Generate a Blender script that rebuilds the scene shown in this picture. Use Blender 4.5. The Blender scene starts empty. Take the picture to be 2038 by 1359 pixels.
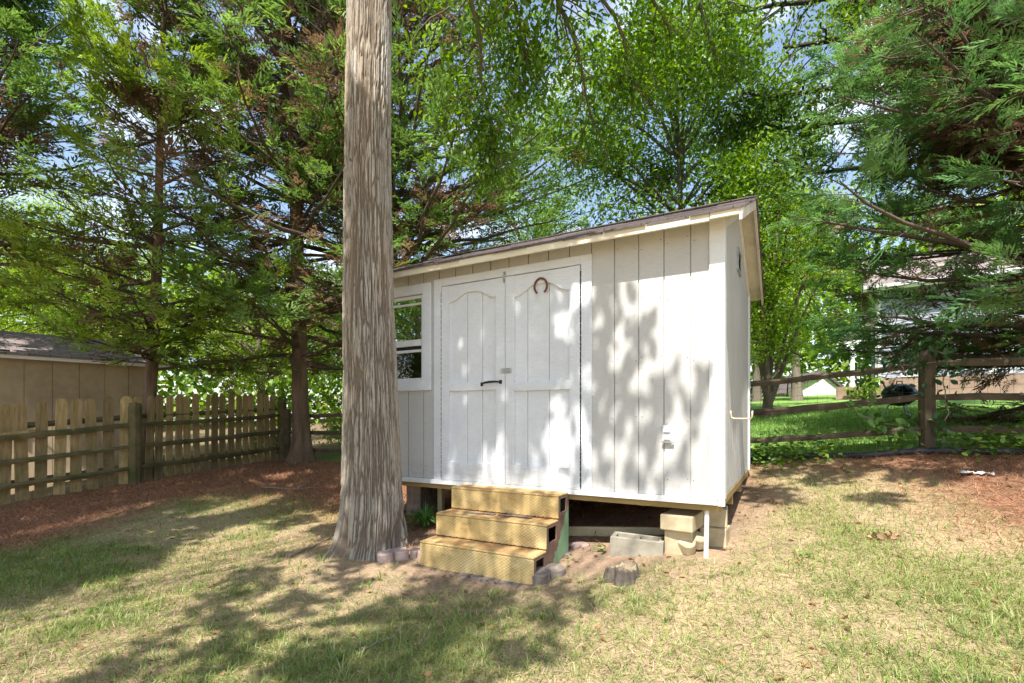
import bpy, math, random
import numpy as np
from mathutils import Vector, Matrix, Quaternion
R_ = np.random.default_rng
random.seed(7)
scene = bpy.context.scene
COL = scene.collection
PI = math.pi
CAMZ = 1.155
U = np.array([0.874, -0.486]); U /= np.linalg.norm(U)       # along the shed front, to the right
N = np.array([-U[1], U[0]])                                  # away from the camera, into the shed
ANG = math.atan2(U[1], U[0])

# ------------------------------------------------------------------ helpers
def link(o, parent=None):
    COL.objects.link(o)
    if parent is not None: o.parent = parent
    return o

def tag(o, label=None, cat=None, group=None, kind=None):
    if label: o['label'] = label
    if cat: o['category'] = cat
    if group: o['group'] = group
    if kind: o['kind'] = kind
    return o

def thing(name, label, cat, loc=(0, 0, 0), rz=0.0, group=None):
    o = bpy.data.objects.new(name, None); o.empty_display_size = .1
    o.location = loc; o.rotation_euler = (0, 0, rz)
    link(o); return tag(o, label, cat, group)

def copy_thing(root, loc=None, rz=None, label=None):
    r = root.copy(); COL.objects.link(r)
    if loc is not None: r.location = loc
    if rz is not None: r.rotation_euler = (0, 0, rz)
    if label: r['label'] = label
    for ch in list(root.children):
        c = ch.copy(); COL.objects.link(c); c.parent = r
        for g in list(ch.children):
            d = g.copy(); COL.objects.link(d); d.parent = c
    return r

class MB:
    def __init__(s): s.v = []; s.f = []
    def add(s, vs, fs):
        o = len(s.v); s.v += [tuple(map(float, v)) for v in vs]; s.f += [tuple(i + o for i in f) for f in fs]; return s
    def box(s, x0, x1, y0, y1, z0, z1):
        return s.add([(x0,y0,z0),(x1,y0,z0),(x1,y1,z0),(x0,y1,z0),(x0,y0,z1),(x1,y0,z1),(x1,y1,z1),(x0,y1,z1)],
                     [(3,2,1,0),(4,5,6,7),(0,1,5,4),(1,2,6,5),(2,3,7,6),(3,0,4,7)])
    def prism(s, pts, ext):
        n = len(pts); ext = np.array(ext, float); p = [np.array(q, float) for q in pts]
        nrm = np.zeros(3)
        for i in range(n): nrm += np.cross(p[i], p[(i+1) % n])
        if np.dot(nrm, ext) < 0: p = p[::-1]
        vs = p + [q + ext for q in p]
        fs = [tuple(range(n))[::-1], tuple(range(n, 2*n))] + [(i, (i+1) % n, n+(i+1) % n, n+i) for i in range(n)]
        return s.add(vs, fs)
    def tube(s, pts, rad, k=8, cap=True):
        P = np.array(pts, float); n = len(P)
        r = np.full(n, rad) if np.isscalar(rad) else np.array(rad, float)
        T = np.gradient(P, axis=0); T /= np.linalg.norm(T, axis=1)[:, None] + 1e-9
        ref = np.array([.13, .27, .95]) if abs(T[0][2]) < .8 else np.array([.95, .21, .13])
        vs = []
        for i in range(n):
            A = np.cross(T[i], ref); A /= np.linalg.norm(A); B = np.cross(T[i], A)
            for j in range(k):
                a = 2*PI*j/k; vs.append(P[i] + r[i]*(math.cos(a)*A + math.sin(a)*B))
        fs = [(i*k+j, i*k+(j+1) % k, (i+1)*k+(j+1) % k, (i+1)*k+j) for i in range(n-1) for j in range(k)]
        if cap: fs += [tuple(range(k))[::-1], tuple((n-1)*k+j for j in range(k))]
        return s.add(vs, fs)
    def lathe(s, prof, k=24, c=(0, 0, 0), sq=(1, 1)):
        vs = [(c[0]+r*sq[0]*math.cos(2*PI*j/k), c[1]+r*sq[1]*math.sin(2*PI*j/k), c[2]+z) for r, z in prof for j in range(k)]
        n = len(prof)
        fs = [(i*k+j, i*k+(j+1) % k, (i+1)*k+(j+1) % k, (i+1)*k+j) for i in range(n-1) for j in range(k)]
        fs += [tuple(range(k))[::-1], tuple((n-1)*k+j for j in range(k))]
        return s.add(vs, fs)
    def build(s, name, mat, parent=None, bevel=0, smooth=False, seg=1):
        me = bpy.data.meshes.new(name); me.from_pydata(s.v, [], s.f); me.materials.append(mat)
        if smooth: me.polygons.foreach_set('use_smooth', [True]*len(me.polygons))
        me.update()
        o = bpy.data.objects.new(name, me); link(o, parent)
        if bevel:
            b = o.modifiers.new('b', 'BEVEL'); b.width = bevel; b.segments = seg; b.limit_method = 'ANGLE'; b.angle_limit = .6
        return o

def npmesh(name, V, F, mat, parent=None, col=None, smooth=False):
    V = np.ascontiguousarray(V, np.float32); F = np.ascontiguousarray(F, np.int32)
    me = bpy.data.meshes.new(name); k = F.shape[1]
    me.vertices.add(len(V)); me.vertices.foreach_set('co', V.ravel())
    me.loops.add(F.size); me.loops.foreach_set('vertex_index', F.ravel())
    me.polygons.add(len(F)); me.polygons.foreach_set('loop_start', np.arange(len(F), dtype=np.int32)*k)
    if smooth: me.polygons.foreach_set('use_smooth', np.ones(len(F), bool))
    me.update(calc_edges=True)
    if col is not None:
        a = me.attributes.new('Col', 'FLOAT_COLOR', 'POINT')
        c = np.ones((len(V), 4), np.float32); c[:, :3] = col
        a.data.foreach_set('color', c.ravel())
    me.materials.append(mat)
    o = bpy.data.objects.new(name, me); return link(o, parent)

def norm(a): return a/(np.linalg.norm(a, axis=-1, keepdims=True)+1e-9)

def tubes(P, Rr, k=4):
    n, K, _ = P.shape
    T = norm(np.gradient(P, axis=1)); ref = np.array([.31, .17, .93]); ref2 = np.array([.9, .3, -.2])
    A = np.cross(T, ref); bad = np.linalg.norm(A, axis=-1) < .25; A[bad] = np.cross(T[bad], ref2); A = norm(A); B = np.cross(T, A)
    a = np.arange(k)*2*PI/k
    V = P[:, :, None]+Rr[:, :, None, None]*(np.cos(a)[None, None, :, None]*A[:, :, None]+np.sin(a)[None, None, :, None]*B[:, :, None])
    i, s, j = np.meshgrid(np.arange(n), np.arange(K-1), np.arange(k), indexing='ij')
    b = i*K*k; j2 = (j+1) % k
    F = np.stack([b+s*k+j, b+s*k+j2, b+(s+1)*k+j2, b+(s+1)*k+j], -1).reshape(-1, 4)
    return V.reshape(-1, 3), F

def join(parts):
    V = []; F = []; C = []; o = 0
    for p in parts:
        V.append(p[0]); F.append(p[1]+o); o += len(p[0])
        if len(p) > 2: C.append(p[2])
    return np.concatenate(V), np.concatenate(F), (np.concatenate(C) if C else None)

def stamp(tv, tf, P, X, Nn, S, C):
    X = norm(X); Y = norm(np.cross(Nn, X)); Z = np.cross(X, Y)
    n, k = len(P), len(tv)
    V = P[:, None]+S[:, None, None]*(tv[None, :, 0:1]*X[:, None]+tv[None, :, 1:2]*Y[:, None]+tv[None, :, 2:3]*Z[:, None])
    F = (tf[None]+(np.arange(n)*k)[:, None, None]).reshape(-1, tf.shape[1])
    return V.reshape(-1, 3), F, np.repeat(C, k, axis=0)

def _hash(i, seed):
    h = (i[..., 0]*374761393+i[..., 1]*668265263+i[..., 2]*2147483647+seed*974634777).astype(np.int64)
    h = (h ^ (h >> 13))*1274126177 & 0x7fffffff
    return ((h ^ (h >> 16)) & 0xffff)/65535.0

def vnoise(P, seed=0):
    P = np.asarray(P, float)
    if P.shape[-1] == 2: P = np.concatenate([P, np.zeros(P.shape[:-1]+(1,))], -1)
    i = np.floor(P).astype(np.int64); f = P-i; f = f*f*(3-2*f); r = 0
    for dx in (0, 1):
        for dy in (0, 1):
            for dz in (0, 1):
                w = (f[..., 0] if dx else 1-f[..., 0])*(f[..., 1] if dy else 1-f[..., 1])*(f[..., 2] if dz else 1-f[..., 2])
                r = r+w*_hash(i+np.array([dx, dy, dz]), seed)
    return r

def fbm(P, o=3, seed=0):
    r = 0; a = .5; P = np.asarray(P, float)
    for k in range(o): r = r+a*vnoise(P*2**k, seed+k*17); a *= .5
    return r/(1-.5**o)

# ------------------------------------------------------------------ terrain
CP = [(0,0,0),(-3,0,-.05),(3,0,.08),(0,2.2,0),(2,2,.08),(-2.2,2.2,-.05),(.16,3.5,0),(-.73,3.99,0),(-1.18,4.15,.02),
      (1.37,3.55,.17),(2.65,5.64,.52),(4.49,5.33,.82),(-7,6.9,-.12),(-6,8,.12),(-4.9,10.7,.3),(-4.2,10,.3),(-3,6,.1),
      (-.9,7.6,.33),(.6,5.4,.24),(1.6,7.1,.6),(3.6,3.2,.33),(4.05,3.97,.52),(5.5,4.6,.85),(2.6,4.6,.4),(1.9,3.4,.2),(3,2,.13),
      (5,2,.25),(6.5,3,.6),(6,10,1.15),(9,10,1.3),(13,20,2.0),(18,20,2.25),(14,28,2.4),(6,14,1.45),(6,20,1.7),
      (-9,12,.05),(-10,18,.3),(-4,14,.5),(-4,22,.9),(-12,8,-.3),(-8,3,-.2),(-5,-4,-.1),(5,-5,.1),(0,-8,0),
      (40,40,3),(0,45,2),(-40,40,.6),(-45,0,-.4),(45,0,1.5),(0,-40,0),(40,-40,.4),(-40,-40,-.2),(1,14,.95)]
CP = np.array(CP, float)
def _U(r): return np.where(r > 1e-9, r*r*np.log(r+1e-12), 0)
_n = len(CP); _K = _U(np.linalg.norm(CP[:, None, :2]-CP[None, :, :2], axis=-1))+np.eye(_n)*.02
_Q = np.c_[np.ones(_n), CP[:, :2]]
_S = np.linalg.solve(np.block([[_K, _Q], [_Q.T, np.zeros((3, 3))]]), np.r_[CP[:, 2], 0, 0, 0])
def H(x, y):
    x = np.asarray(x, float); y = np.asarray(y, float); sh = x.shape
    q = np.stack([np.clip(x, -45, 45).ravel(), np.clip(y, -40, 45).ravel()], -1); out = np.zeros(len(q))
    for a in range(0, len(q), 20000):
        b = q[a:a+20000]
        out[a:a+20000] = _U(np.linalg.norm(b[:, None]-CP[None, :, :2], axis=-1)) @ _S[:_n]+_S[_n]+b @ _S[_n+1:]
    return out.reshape(sh)
def h1(x, y): return float(H(np.array([x]), np.array([y]))[0])
def ray(px, py, d): return np.array([(px-1019)/1000*d, d, CAMZ+(835-py)/1000*d])
def gp(px, py):
    t = np.linspace(1.2, 40, 6000); a = (px-1019)/1000*t; z = CAMZ+(835-py)/1000*t
    b = np.nonzero(z <= H(a, t))[0]; i = b[0] if len(b) else len(t)-1
    return np.array([a[i], t[i], h1(a[i], t[i])])
def wallp(px, py, c=3.775):
    s = (px-1019)/1000; d = c/(N[0]*s+N[1]); return ray(px, py, d)
def in_poly(x, y, poly):
    r = np.zeros(np.shape(x), bool); n = len(poly)
    for i in range(n):
        x0, y0 = poly[i][:2]; x1, y1 = poly[(i+1) % n][:2]
        c = ((y0 > y) != (y1 > y)) & (x < (x1-x0)*(y-y0)/(y1-y0+1e-12)+x0); r ^= c
    return r
EL = math.radians(57)
HS = -N*math.cos(math.radians(9))+U*math.sin(math.radians(9))
SUN = np.array([HS[0]*math.cos(EL), HS[1]*math.cos(EL), math.sin(EL)])

# ------------------------------------------------------------------ materials
def mat(name):
    m = bpy.data.materials.new(name); m.use_nodes = True
    t = m.node_tree; return m, t.nodes, t.links, t.nodes['Principled BSDF']
def nd(n, t, **k):
    x = n.new(t)
    for a, b in k.items(): setattr(x, a, b)
    return x
def noise(n, l, scale, vec=None, detail=4, rough=.6):
    x = n.new('ShaderNodeTexNoise'); x.inputs['Scale'].default_value = scale; x.inputs['Detail'].default_value = detail
    x.inputs['Roughness'].default_value = rough
    if vec is not None: l.new(vec, x.inputs['Vector'])
    return x.outputs['Fac']
def coords(n, l, sc=(1, 1, 1), kind='Object'):
    c = n.new('ShaderNodeTexCoord'); mp = n.new('ShaderNodeMapping'); mp.inputs['Scale'].default_value = sc
    l.new(c.outputs[kind], mp.inputs['Vector']); return mp.outputs[0]
def ramp(n, l, fac, stops):
    r = n.new('ShaderNodeValToRGB'); e = r.color_ramp.elements
    while len(e) < len(stops): e.new(.5)
    for q, (p, c) in zip(e, stops): q.position = p; q.color = (*c, 1) if len(c) == 3 else c
    l.new(fac, r.inputs['Fac']); return r.outputs['Color']
def mix(n, l, fac, a, b, mode='MIX'):
    m = n.new('ShaderNodeMix'); m.data_type = 'RGBA'; m.blend_type = mode
    for v, i in ((fac, 0), (a, 6), (b, 7)):
        if isinstance(v, (int, float)): m.inputs[i].default_value = v
        elif isinstance(v, tuple): m.inputs[i].default_value = (*v, 1)
        else: l.new(v, m.inputs[i])
    return m.outputs[2]
def math_(n, l, op, a, b=None):
    m = n.new('ShaderNodeMath'); m.operation = op
    for v, i in ((a, 0), (b, 1)):
        if v is None: continue
        if isinstance(v, (int, float)): m.inputs[i].default_value = v
        else: l.new(v, m.inputs[i])
    return m.outputs[0]
def bump(n, l, h, b, strength=.3, dist=.01):
    x = n.new('ShaderNodeBump'); x.inputs['Strength'].default_value = strength; x.inputs['Distance'].default_value = dist
    l.new(h, x.inputs['Height']); l.new(x.outputs[0], b.inputs['Normal'])

def simple(name, c1, c2, scale=6, rough=.8, metal=0, sc=(1, 1, 1), bs=.25, bd=.006, spec=.3):
    m, n, l, b = mat(name); v = coords(n, l, sc)
    f = noise(n, l, scale, v, 5)
    st = ramp(n, l, noise(n, l, scale*.45, coords(n, l), 6, .7), [(.32, (.72, .70, .68)), (.5, (1, 1, 1)), (.7, (1.14, 1.13, 1.1))])
    l.new(mix(n, l, 1.0, ramp(n, l, f, [(.3, c1), (.7, c2)]), st, 'MULTIPLY'), b.inputs['Base Color'])
    b.inputs['Roughness'].default_value = rough; b.inputs['Metallic'].default_value = metal
    b.inputs['Specular IOR Level'].default_value = spec
    bump(n, l, noise(n, l, scale*6, v, 4), b, bs, bd); return m

def leaf_mat(name, trans=.35, gloss=.06):
    m, n, l, b = mat(name); n.remove(b)
    a = nd(n, 'ShaderNodeAttribute', attribute_name='Col')
    d = n.new('ShaderNodeBsdfDiffuse'); t = n.new('ShaderNodeBsdfTranslucent'); g = n.new('ShaderNodeBsdfGlossy')
    g.inputs['Roughness'].default_value = .42; g.inputs['Color'].default_value = (.9, .95, .9, 1)
    l.new(a.outputs['Color'], d.inputs['Color'])
    hs = n.new('ShaderNodeHueSaturation'); hs.inputs['Hue'].default_value = .485; hs.inputs['Saturation'].default_value = 1.15; hs.inputs['Value'].default_value = 1.35
    l.new(a.outputs['Color'], hs.inputs['Color']); l.new(hs.outputs[0], t.inputs['Color'])
    m1 = n.new('ShaderNodeMixShader'); m1.inputs[0].default_value = trans; l.new(d.outputs[0], m1.inputs[1]); l.new(t.outputs[0], m1.inputs[2])
    m2 = n.new('ShaderNodeMixShader'); m2.inputs[0].default_value = gloss; l.new(m1.outputs[0], m2.inputs[1]); l.new(g.outputs[0], m2.inputs[2])
    l.new(m2.outputs[0], n['Material Output'].inputs['Surface']); return m

def attr_mat(name, rough=.9, bs=.4, sc=(1, 1, 1), scale=60, bd=.005, vary=.25):
    m, n, l, b = mat(name); a = nd(n, 'ShaderNodeAttribute', attribute_name='Col'); v = coords(n, l, sc)
    f = noise(n, l, scale, v, 4)
    l.new(mix(n, l, 1.0, a.outputs['Color'], ramp(n, l, f, [(.25, (1-vary,)*3), (.75, (1+vary*.6,)*3)]), 'MULTIPLY'), b.inputs['Base Color'])
    b.inputs['Roughness'].default_value = rough; b.inputs['Specular IOR Level'].default_value = .15
    bump(n, l, f, b, bs, bd); return m

def paint(name, c, dirt=(.3, .28, .25), amount=.5, sc=(4, 4, 40), low=None):
    """white painted sawn wood: faint horizontal saw marks, worn through to grey wood in small scuffs"""
    m, n, l, b = mat(name); v = coords(n, l); vs = coords(n, l, sc)
    saw = noise(n, l, 5, vs, 5, .7); big = noise(n, l, 2.2, v, 4)
    c2 = tuple(x*.88 for x in c)
    col = mix(n, l, 1.0, ramp(n, l, big, [(.3, c2), (.65, c)]), ramp(n, l, noise(n, l, 6, coords(n, l, (2.5, 2.5, 34)), 6, .7), [(.3, (.88,)*3), (.55, (1.02,)*3)]), 'MULTIPLY')
    worn = noise(n, l, 9, coords(n, l, (1, 1, 5)), 6, .75)
    thr = ramp(n, l, worn, [(.66-.07*amount, (0,)*3), (.74-.05*amount, (1,)*3)])
    sp = noise(n, l, 45, vs, 3); f = math_(n, l, 'MULTIPLY', thr, math_(n, l, 'MULTIPLY', sp, .8*amount))
    if low:   # mud splash and scuffing near the bottom edge
        s = n.new('ShaderNodeSeparateXYZ'); l.new(v, s.inputs[0])
        g = n.new('ShaderNodeMapRange'); g.inputs[1].default_value = low; g.inputs[2].default_value = 0; l.new(s.outputs[2], g.inputs[0])
        g2 = math_(n, l, 'MULTIPLY', g.outputs[0], ramp(n, l, noise(n, l, 7, coords(n, l, (1, 1, 4)), 6, .8), [(.48, (0,)*3), (.6, (1,)*3)]))
        f = math_(n, l, 'MAXIMUM', f, math_(n, l, 'MULTIPLY', g2, .3))
    l.new(mix(n, l, f, col, dirt), b.inputs['Base Color'])
    b.inputs['Roughness'].default_value = .62; b.inputs['Specular IOR Level'].default_value = .3
    bump(n, l, saw, b, .6, .005); return m

M = {}
M['siding'] = paint('siding_paint', (.55, .535, .51), amount=.75, low=.2)
M['white'] = paint('white_paint', (.72, .735, .76), amount=.5, low=.25)
M['trim'] = paint('trim_paint', (.76, .76, .755), amount=.3)
M['cream'] = paint('cream_paint', (.78, .70, .54), amount=.5)
M['soffit'] = simple('soffit_paint', (.60, .55, .47), (.68, .63, .55), 4, .8, bs=.1)
M['beam'] = simple('treated_lumber', (.28, .185, .07), (.40, .28, .12), 3, .8, sc=(1, 6, 6))
M['dark'] = simple('dark_gap', (.02, .02, .02), (.03, .028, .025), 5, .9)
M['metal'] = simple('zinc_metal', (.42, .42, .41), (.55, .55, .54), 20, .45, .8, bs=.05)
M['black'] = simple('black_iron', (.015, .015, .016), (.03, .03, .03), 20, .45, .3, bs=.1)
M['rust'] = simple('rusty_iron', (.12, .042, .02), (.20, .08, .042), 40, .85, 0, bs=.3, bd=.002)
M['pvc'] = simple('pvc_white', (.72, .72, .66), (.80, .80, .76), 8, .4, bs=.02)
M['outlet'] = simple('outlet_plastic', (.66, .68, .70), (.72, .74, .76), 8, .4, bs=.02)
M['block'] = simple('grey_concrete', (.26, .235, .18), (.38, .345, .27), 9, .95, bs=.5, bd=.004)
M['tanblock'] = simple('tan_concrete', (.46, .37, .23), (.56, .46, .30), 7, .95, bs=.3, bd=.003)
M['pinkblock'] = simple('pink_concrete', (.36, .26, .23), (.5, .38, .33), 12, .95, bs=.5, bd=.004)
M['greyblock'] = simple('weathered_edging', (.14, .112, .095), (.27, .22, .19), 16, .95, bs=.5, bd=.004)
M['stumpw'] = simple('stump_wood', (.16, .125, .08), (.38, .3, .2), 12, .95, sc=(1, 1, 1), bs=.8, bd=.012)
M['stumpside'] = simple('stump_bark', (.07, .055, .045), (.2, .165, .13), 9, .95, sc=(3, 3, .5), bs=1, bd=.015)
M['twig'] = simple('twig_bark', (.2, .15, .11), (.34, .28, .22), 20, .9)
M['paper'] = simple('white_scrap', (.7, .7, .7), (.8, .8, .8), 8, .7)
M['hose'] = simple('black_pipe', (.02, .02, .022), (.05, .05, .055), 8, .5)
M['pale_board'] = simple('pale_board', (.5, .42, .25), (.62, .54, .34), 5, .85, sc=(1, 5, 5))
M['rail'] = simple('rail_wood', (.06, .045, .03), (.15, .115, .075), 5, .92, sc=(1, 1, 1), bs=.6, bd=.008)
M['railmoss'] = simple('mossy_rail_wood', (.06, .068, .022), (.19, .14, .075), 3.5, .92, bs=.6, bd=.008)
M['tan_wall'] = simple('tan_siding', (.38, .295, .195), (.45, .355, .24), 2, .8, bs=.1)
M['shingle'] = None
M['wire'] = simple('rusted_wire', (.06, .055, .05), (.12, .11, .1), 8, .6, .5, bs=0)
M['garage_white'] = simple('garage_siding', (.74, .74, .74), (.8, .8, .8), 2, .7)
M['foundation'] = simple('foundation_brick', (.24, .15, .115), (.32, .22, .175), 3, .9)
M['grill'] = simple('grill_enamel', (.008, .008, .01), (.014, .014, .016), 5, .12, bs=0, spec=.6)
M['red'] = simple('dark_red_glaze', (.12, .015, .012), (.2, .03, .02), 9, .4)
M['leaf'] = leaf_mat('broad_leaf', .46, .03)
M['conifer'] = leaf_mat('conifer_leaf', .34, .02)
M['grass'] = leaf_mat('grass_blade', .3, .015)
M['bark'] = attr_mat('branch_bark', .9, .5, (1, 1, .3), 40, .01)
M['tulipbark'] = attr_mat('furrowed_bark', .92, .55, (1, 1, .35), 70, .006, .3)

def shingle_mat(ca=(.085, .08, .08), cb=(.15, .13, .125)):
    m, n, l, b = mat('asphalt_shingle'); c = n.new('ShaderNodeTexCoord')
    br = n.new('ShaderNodeTexBrick'); br.inputs['Scale'].default_value = 1; br.inputs['Brick Width'].default_value = .3
    br.inputs['Row Height'].default_value = .13; br.inputs['Mortar Size'].default_value = .006
    br.inputs['Color1'].default_value = (*ca, 1); br.inputs['Color2'].default_value = (*cb, 1); br.inputs['Mortar'].default_value = (.05, .045, .045, 1)
    l.new(c.outputs['UV'], br.inputs['Vector']); l.new(c.outputs['Object'], br.inputs['Vector'])
    f = noise(n, l, 1.6, c.outputs['Object'], 5)
    l.new(mix(n, l, 1.0, br.outputs['Color'], ramp(n, l, f, [(.3, (.75, .72, .72)), (.7, (1.25, 1.1, 1.05))]), 'MULTIPLY'), b.inputs['Base Color'])
    b.inputs['Roughness'].default_value = .95; bump(n, l, noise(n, l, 160, c.outputs['Object'], 2), b, .5, .004); return m
M['shingle'] = shingle_mat()
M['shingle_pale'] = shingle_mat((.2, .172, .16), (.30, .255, .235))

def step_mat():
    """tan grit-coated treads with an expanded-metal diamond pattern and rust"""
    m, n, l, b = mat('tan_diamond_coating'); v = coords(n, l); s = n.new('ShaderNodeSeparateXYZ'); l.new(v, s.inputs[0])
    h = math_(n, l, 'ADD', s.outputs[1], s.outputs[2])
    wob = math_(n, l, 'MULTIPLY', noise(n, l, 9, v, 2), .25)
    A = math_(n, l, 'MULTIPLY', s.outputs[0], 1/.036); B = math_(n, l, 'ADD', math_(n, l, 'MULTIPLY', h, 1/.0235), wob)
    def line(x):
        q = math_(n, l, 'ABSOLUTE', math_(n, l, 'SUBTRACT', math_(n, l, 'FRACT', x), .5))
        g = n.new('ShaderNodeMapRange'); g.inputs[1].default_value = .09; g.inputs[2].default_value = .03; l.new(q, g.inputs[0]); return g.outputs[0]
    ln = math_(n, l, 'MAXIMUM', line(math_(n, l, 'ADD', A, B)), line(math_(n, l, 'SUBTRACT', A, B)))
    ln = math_(n, l, 'MULTIPLY', ln, ramp(n, l, noise(n, l, 4, v, 4), [(.3, (.15,)*3), (.62, (.75,)*3)]))
    base = ramp(n, l, noise(n, l, 3.5, v, 5), [(.3, (.60, .41, .16)), (.55, (.70, .51, .22)), (.8, (.76, .58, .30))])
    col = mix(n, l, ln, base, (.20, .12, .05))
    geo = n.new('ShaderNodeNewGeometry'); sn = n.new('ShaderNodeSeparateXYZ'); l.new(geo.outputs['True Normal'], sn.inputs[0])
    up = n.new('ShaderNodeMapRange'); up.inputs[1].default_value = .5; up.inputs[2].default_value = .9; l.new(sn.outputs[2], up.inputs[0])
    rs = math_(n, l, 'MULTIPLY', up.outputs[0], ramp(n, l, noise(n, l, 6, v, 7, .75), [(.42, (.15,)*3), (.62, (.85,)*3)]))
    col = mix(n, l, rs, col, (.40, .18, .055))
    col = mix(n, l, 1.0, col, ramp(n, l, noise(n, l, 4.5, coords(n, l, (1, 1, 1.6)), 7, .72), [(.34, (.62, .58, .52)), (.5, (1, 1, 1)), (.7, (1.12, 1.12, 1.12))]), 'MULTIPLY')
    l.new(col, b.inputs['Base Color']); b.inputs['Roughness'].default_value = .85
    bump(n, l, noise(n, l, 220, v, 2), b, .4, .002); return m
M['step'] = step_mat()

def side_mat():
    m, n, l, b = mat('peeling_green_paint'); v = coords(n, l); s = n.new('ShaderNodeSeparateXYZ'); l.new(v, s.inputs[0])
    f = math_(n, l, 'SUBTRACT', s.outputs[1], math_(n, l, 'MULTIPLY', s.outputs[2], .75))
    f = math_(n, l, 'ADD', f, math_(n, l, 'MULTIPLY', noise(n, l, 11, v, 6, .7), .26))
    k = ramp(n, l, f, [(.40, (0,)*3), (.41, (1,)*3)])
    br = ramp(n, l, noise(n, l, 14, v, 6), [(.3, (.15, .085, .06)), (.7, (.28, .17, .12))])
    gr = ramp(n, l, noise(n, l, 8, v, 4), [(.3, (.20, .35, .19)), (.7, (.28, .45, .26))])
    l.new(mix(n, l, k, br, gr), b.inputs['Base Color']); b.inputs['Roughness'].default_value = .8
    bump(n, l, f, b, .2, .01); return m
M['stepside'] = side_mat()

def picket_mat():
    m, n, l, b = mat('weathered_picket'); v = coords(n, l); o = n.new('ShaderNodeObjectInfo')
    ad = n.new('ShaderNodeVectorMath'); ad.operation = 'ADD'; l.new(v, ad.inputs[0])
    cx = n.new('ShaderNodeCombineXYZ'); l.new(math_(n, l, 'MULTIPLY', o.outputs['Random'], 40), cx.inputs[1]); l.new(cx.outputs[0], ad.inputs[1])
    mp = n.new('ShaderNodeMapping'); mp.inputs['Scale'].default_value = (9, 9, .9); l.new(ad.outputs[0], mp.inputs[0])
    g = noise(n, l, 4, mp.outputs[0], 6, .65)
    wood = ramp(n, l, g, [(.3, (.24, .155, .07)), (.5, (.38, .26, .12)), (.72, (.50, .36, .19))])
    s = n.new('ShaderNodeSeparateXYZ'); l.new(v, s.inputs[0])
    z = n.new('ShaderNodeMapRange'); z.inputs[1].default_value = 1.15; z.inputs[2].default_value = .3; l.new(s.outputs[2], z.inputs[0])
    al = math_(n, l, 'MULTIPLY', ramp(n, l, noise(n, l, 3.2, ad.outputs[0], 5, .7), [(.38, (0,)*3), (.68, (1,)*3)]), math_(n, l, 'ADD', math_(n, l, 'MULTIPLY', z.outputs[0], .45), .25))
    col = mix(n, l, al, wood, (.10, .115, .03))
    vv = math_(n, l, 'ADD', math_(n, l, 'MULTIPLY', o.outputs['Random'], .75), .62)
    cc = n.new('ShaderNodeCombineXYZ')
    for i in range(3): l.new(vv, cc.inputs[i])
    l.new(mix(n, l, 1.0, col, cc.outputs[0], 'MULTIPLY'), b.inputs['Base Color'])
    b.inputs['Roughness'].default_value = .9; bump(n, l, g, b, .4, .006); return m
M['picket'] = picket_mat()

def lap_mat():
    m, n, l, b = mat('vinyl_lap'); v = coords(n, l)
    l.new(ramp(n, l, noise(n, l, 1.3, v, 3), [(.3, (.29, .30, .36)), (.7, (.35, .36, .42))]), b.inputs['Base Color'])
    b.inputs['Roughness'].default_value = .55; return m
M['lap'] = lap_mat()

def glass(name, tint=(.9, .95, .95), refl=.45):
    m, n, l, b = mat(name); n.remove(b)
    g = n.new('ShaderNodeBsdfGlossy'); g.inputs['Roughness'].default_value = .015; g.inputs['Color'].default_value = (.95, .97, 1, 1)
    t = n.new('ShaderNodeBsdfTransparent'); t.inputs['Color'].default_value = (*tint, 1)
    x = n.new('ShaderNodeMixShader'); x.inputs[0].default_value = refl
    l.new(t.outputs[0], x.inputs[1]); l.new(g.outputs[0], x.inputs[2]); l.new(x.outputs[0], n['Material Output'].inputs['Surface'])
    return m
M['pane'] = glass('window_glass', refl=.55)
M['screen'] = glass('insect_screen', (.5, .45, .42), .1)

def ground_mat():
    m, n, l, b = mat('yard_ground'); a = nd(n, 'ShaderNodeAttribute', attribute_name='Col'); v = coords(n, l)
    f1 = noise(n, l, 38, v, 6, .75); f2 = noise(n, l, 7, v, 5, .65)
    k = mix(n, l, 1.0, ramp(n, l, f1, [(.3, (.62,)*3), (.5, (1,)*3), (.72, (1.35, 1.32, 1.25))]), ramp(n, l, f2, [(.3, (.8, .82, .8)), (.7, (1.12, 1.08, 1.05))]), 'MULTIPLY')
    l.new(mix(n, l, 1.0, a.outputs['Color'], k, 'MULTIPLY'), b.inputs['Base Color'])
    b.inputs['Roughness'].default_value = .97; b.inputs['Specular IOR Level'].default_value = .1
    bump(n, l, f1, b, .8, .02); return m
M['ground'] = ground_mat()

# ------------------------------------------------------------------ camera, light, sky
cam = bpy.data.cameras.new('camera'); cam.sensor_width = 36; cam.lens = 36*1000/2038
cam.shift_y = (835-679.5)/2038; cam.clip_end = 500; cam.clip_start = .05
co = bpy.data.objects.new('camera', cam); link(co); co.location = (0, 0, CAMZ); co.rotation_euler = (PI/2, 0, 0)
scene.camera = co
sl = bpy.data.lights.new('sun', 'SUN'); sl.energy = 4.6; sl.angle = math.radians(.55); sl.color = (1, .96, .895)
so = bpy.data.objects.new('sun', sl); link(so); so.rotation_euler = Vector(SUN).to_track_quat('Z', 'Y').to_euler(); so.location = (0, -5, 30)
w = bpy.data.worlds.new('World'); scene.world = w; w.use_nodes = True
n, l = w.node_tree.nodes, w.node_tree.links
bg = n['Background']; sky = n.new('ShaderNodeTexSky'); sky.sky_type = 'NISHITA'; sky.sun_disc = False
sky.sun_elevation = EL; sky.sun_rotation = math.atan2(SUN[0], SUN[1]); sky.air_density = 1.2; sky.dust_density = 1.0
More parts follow.
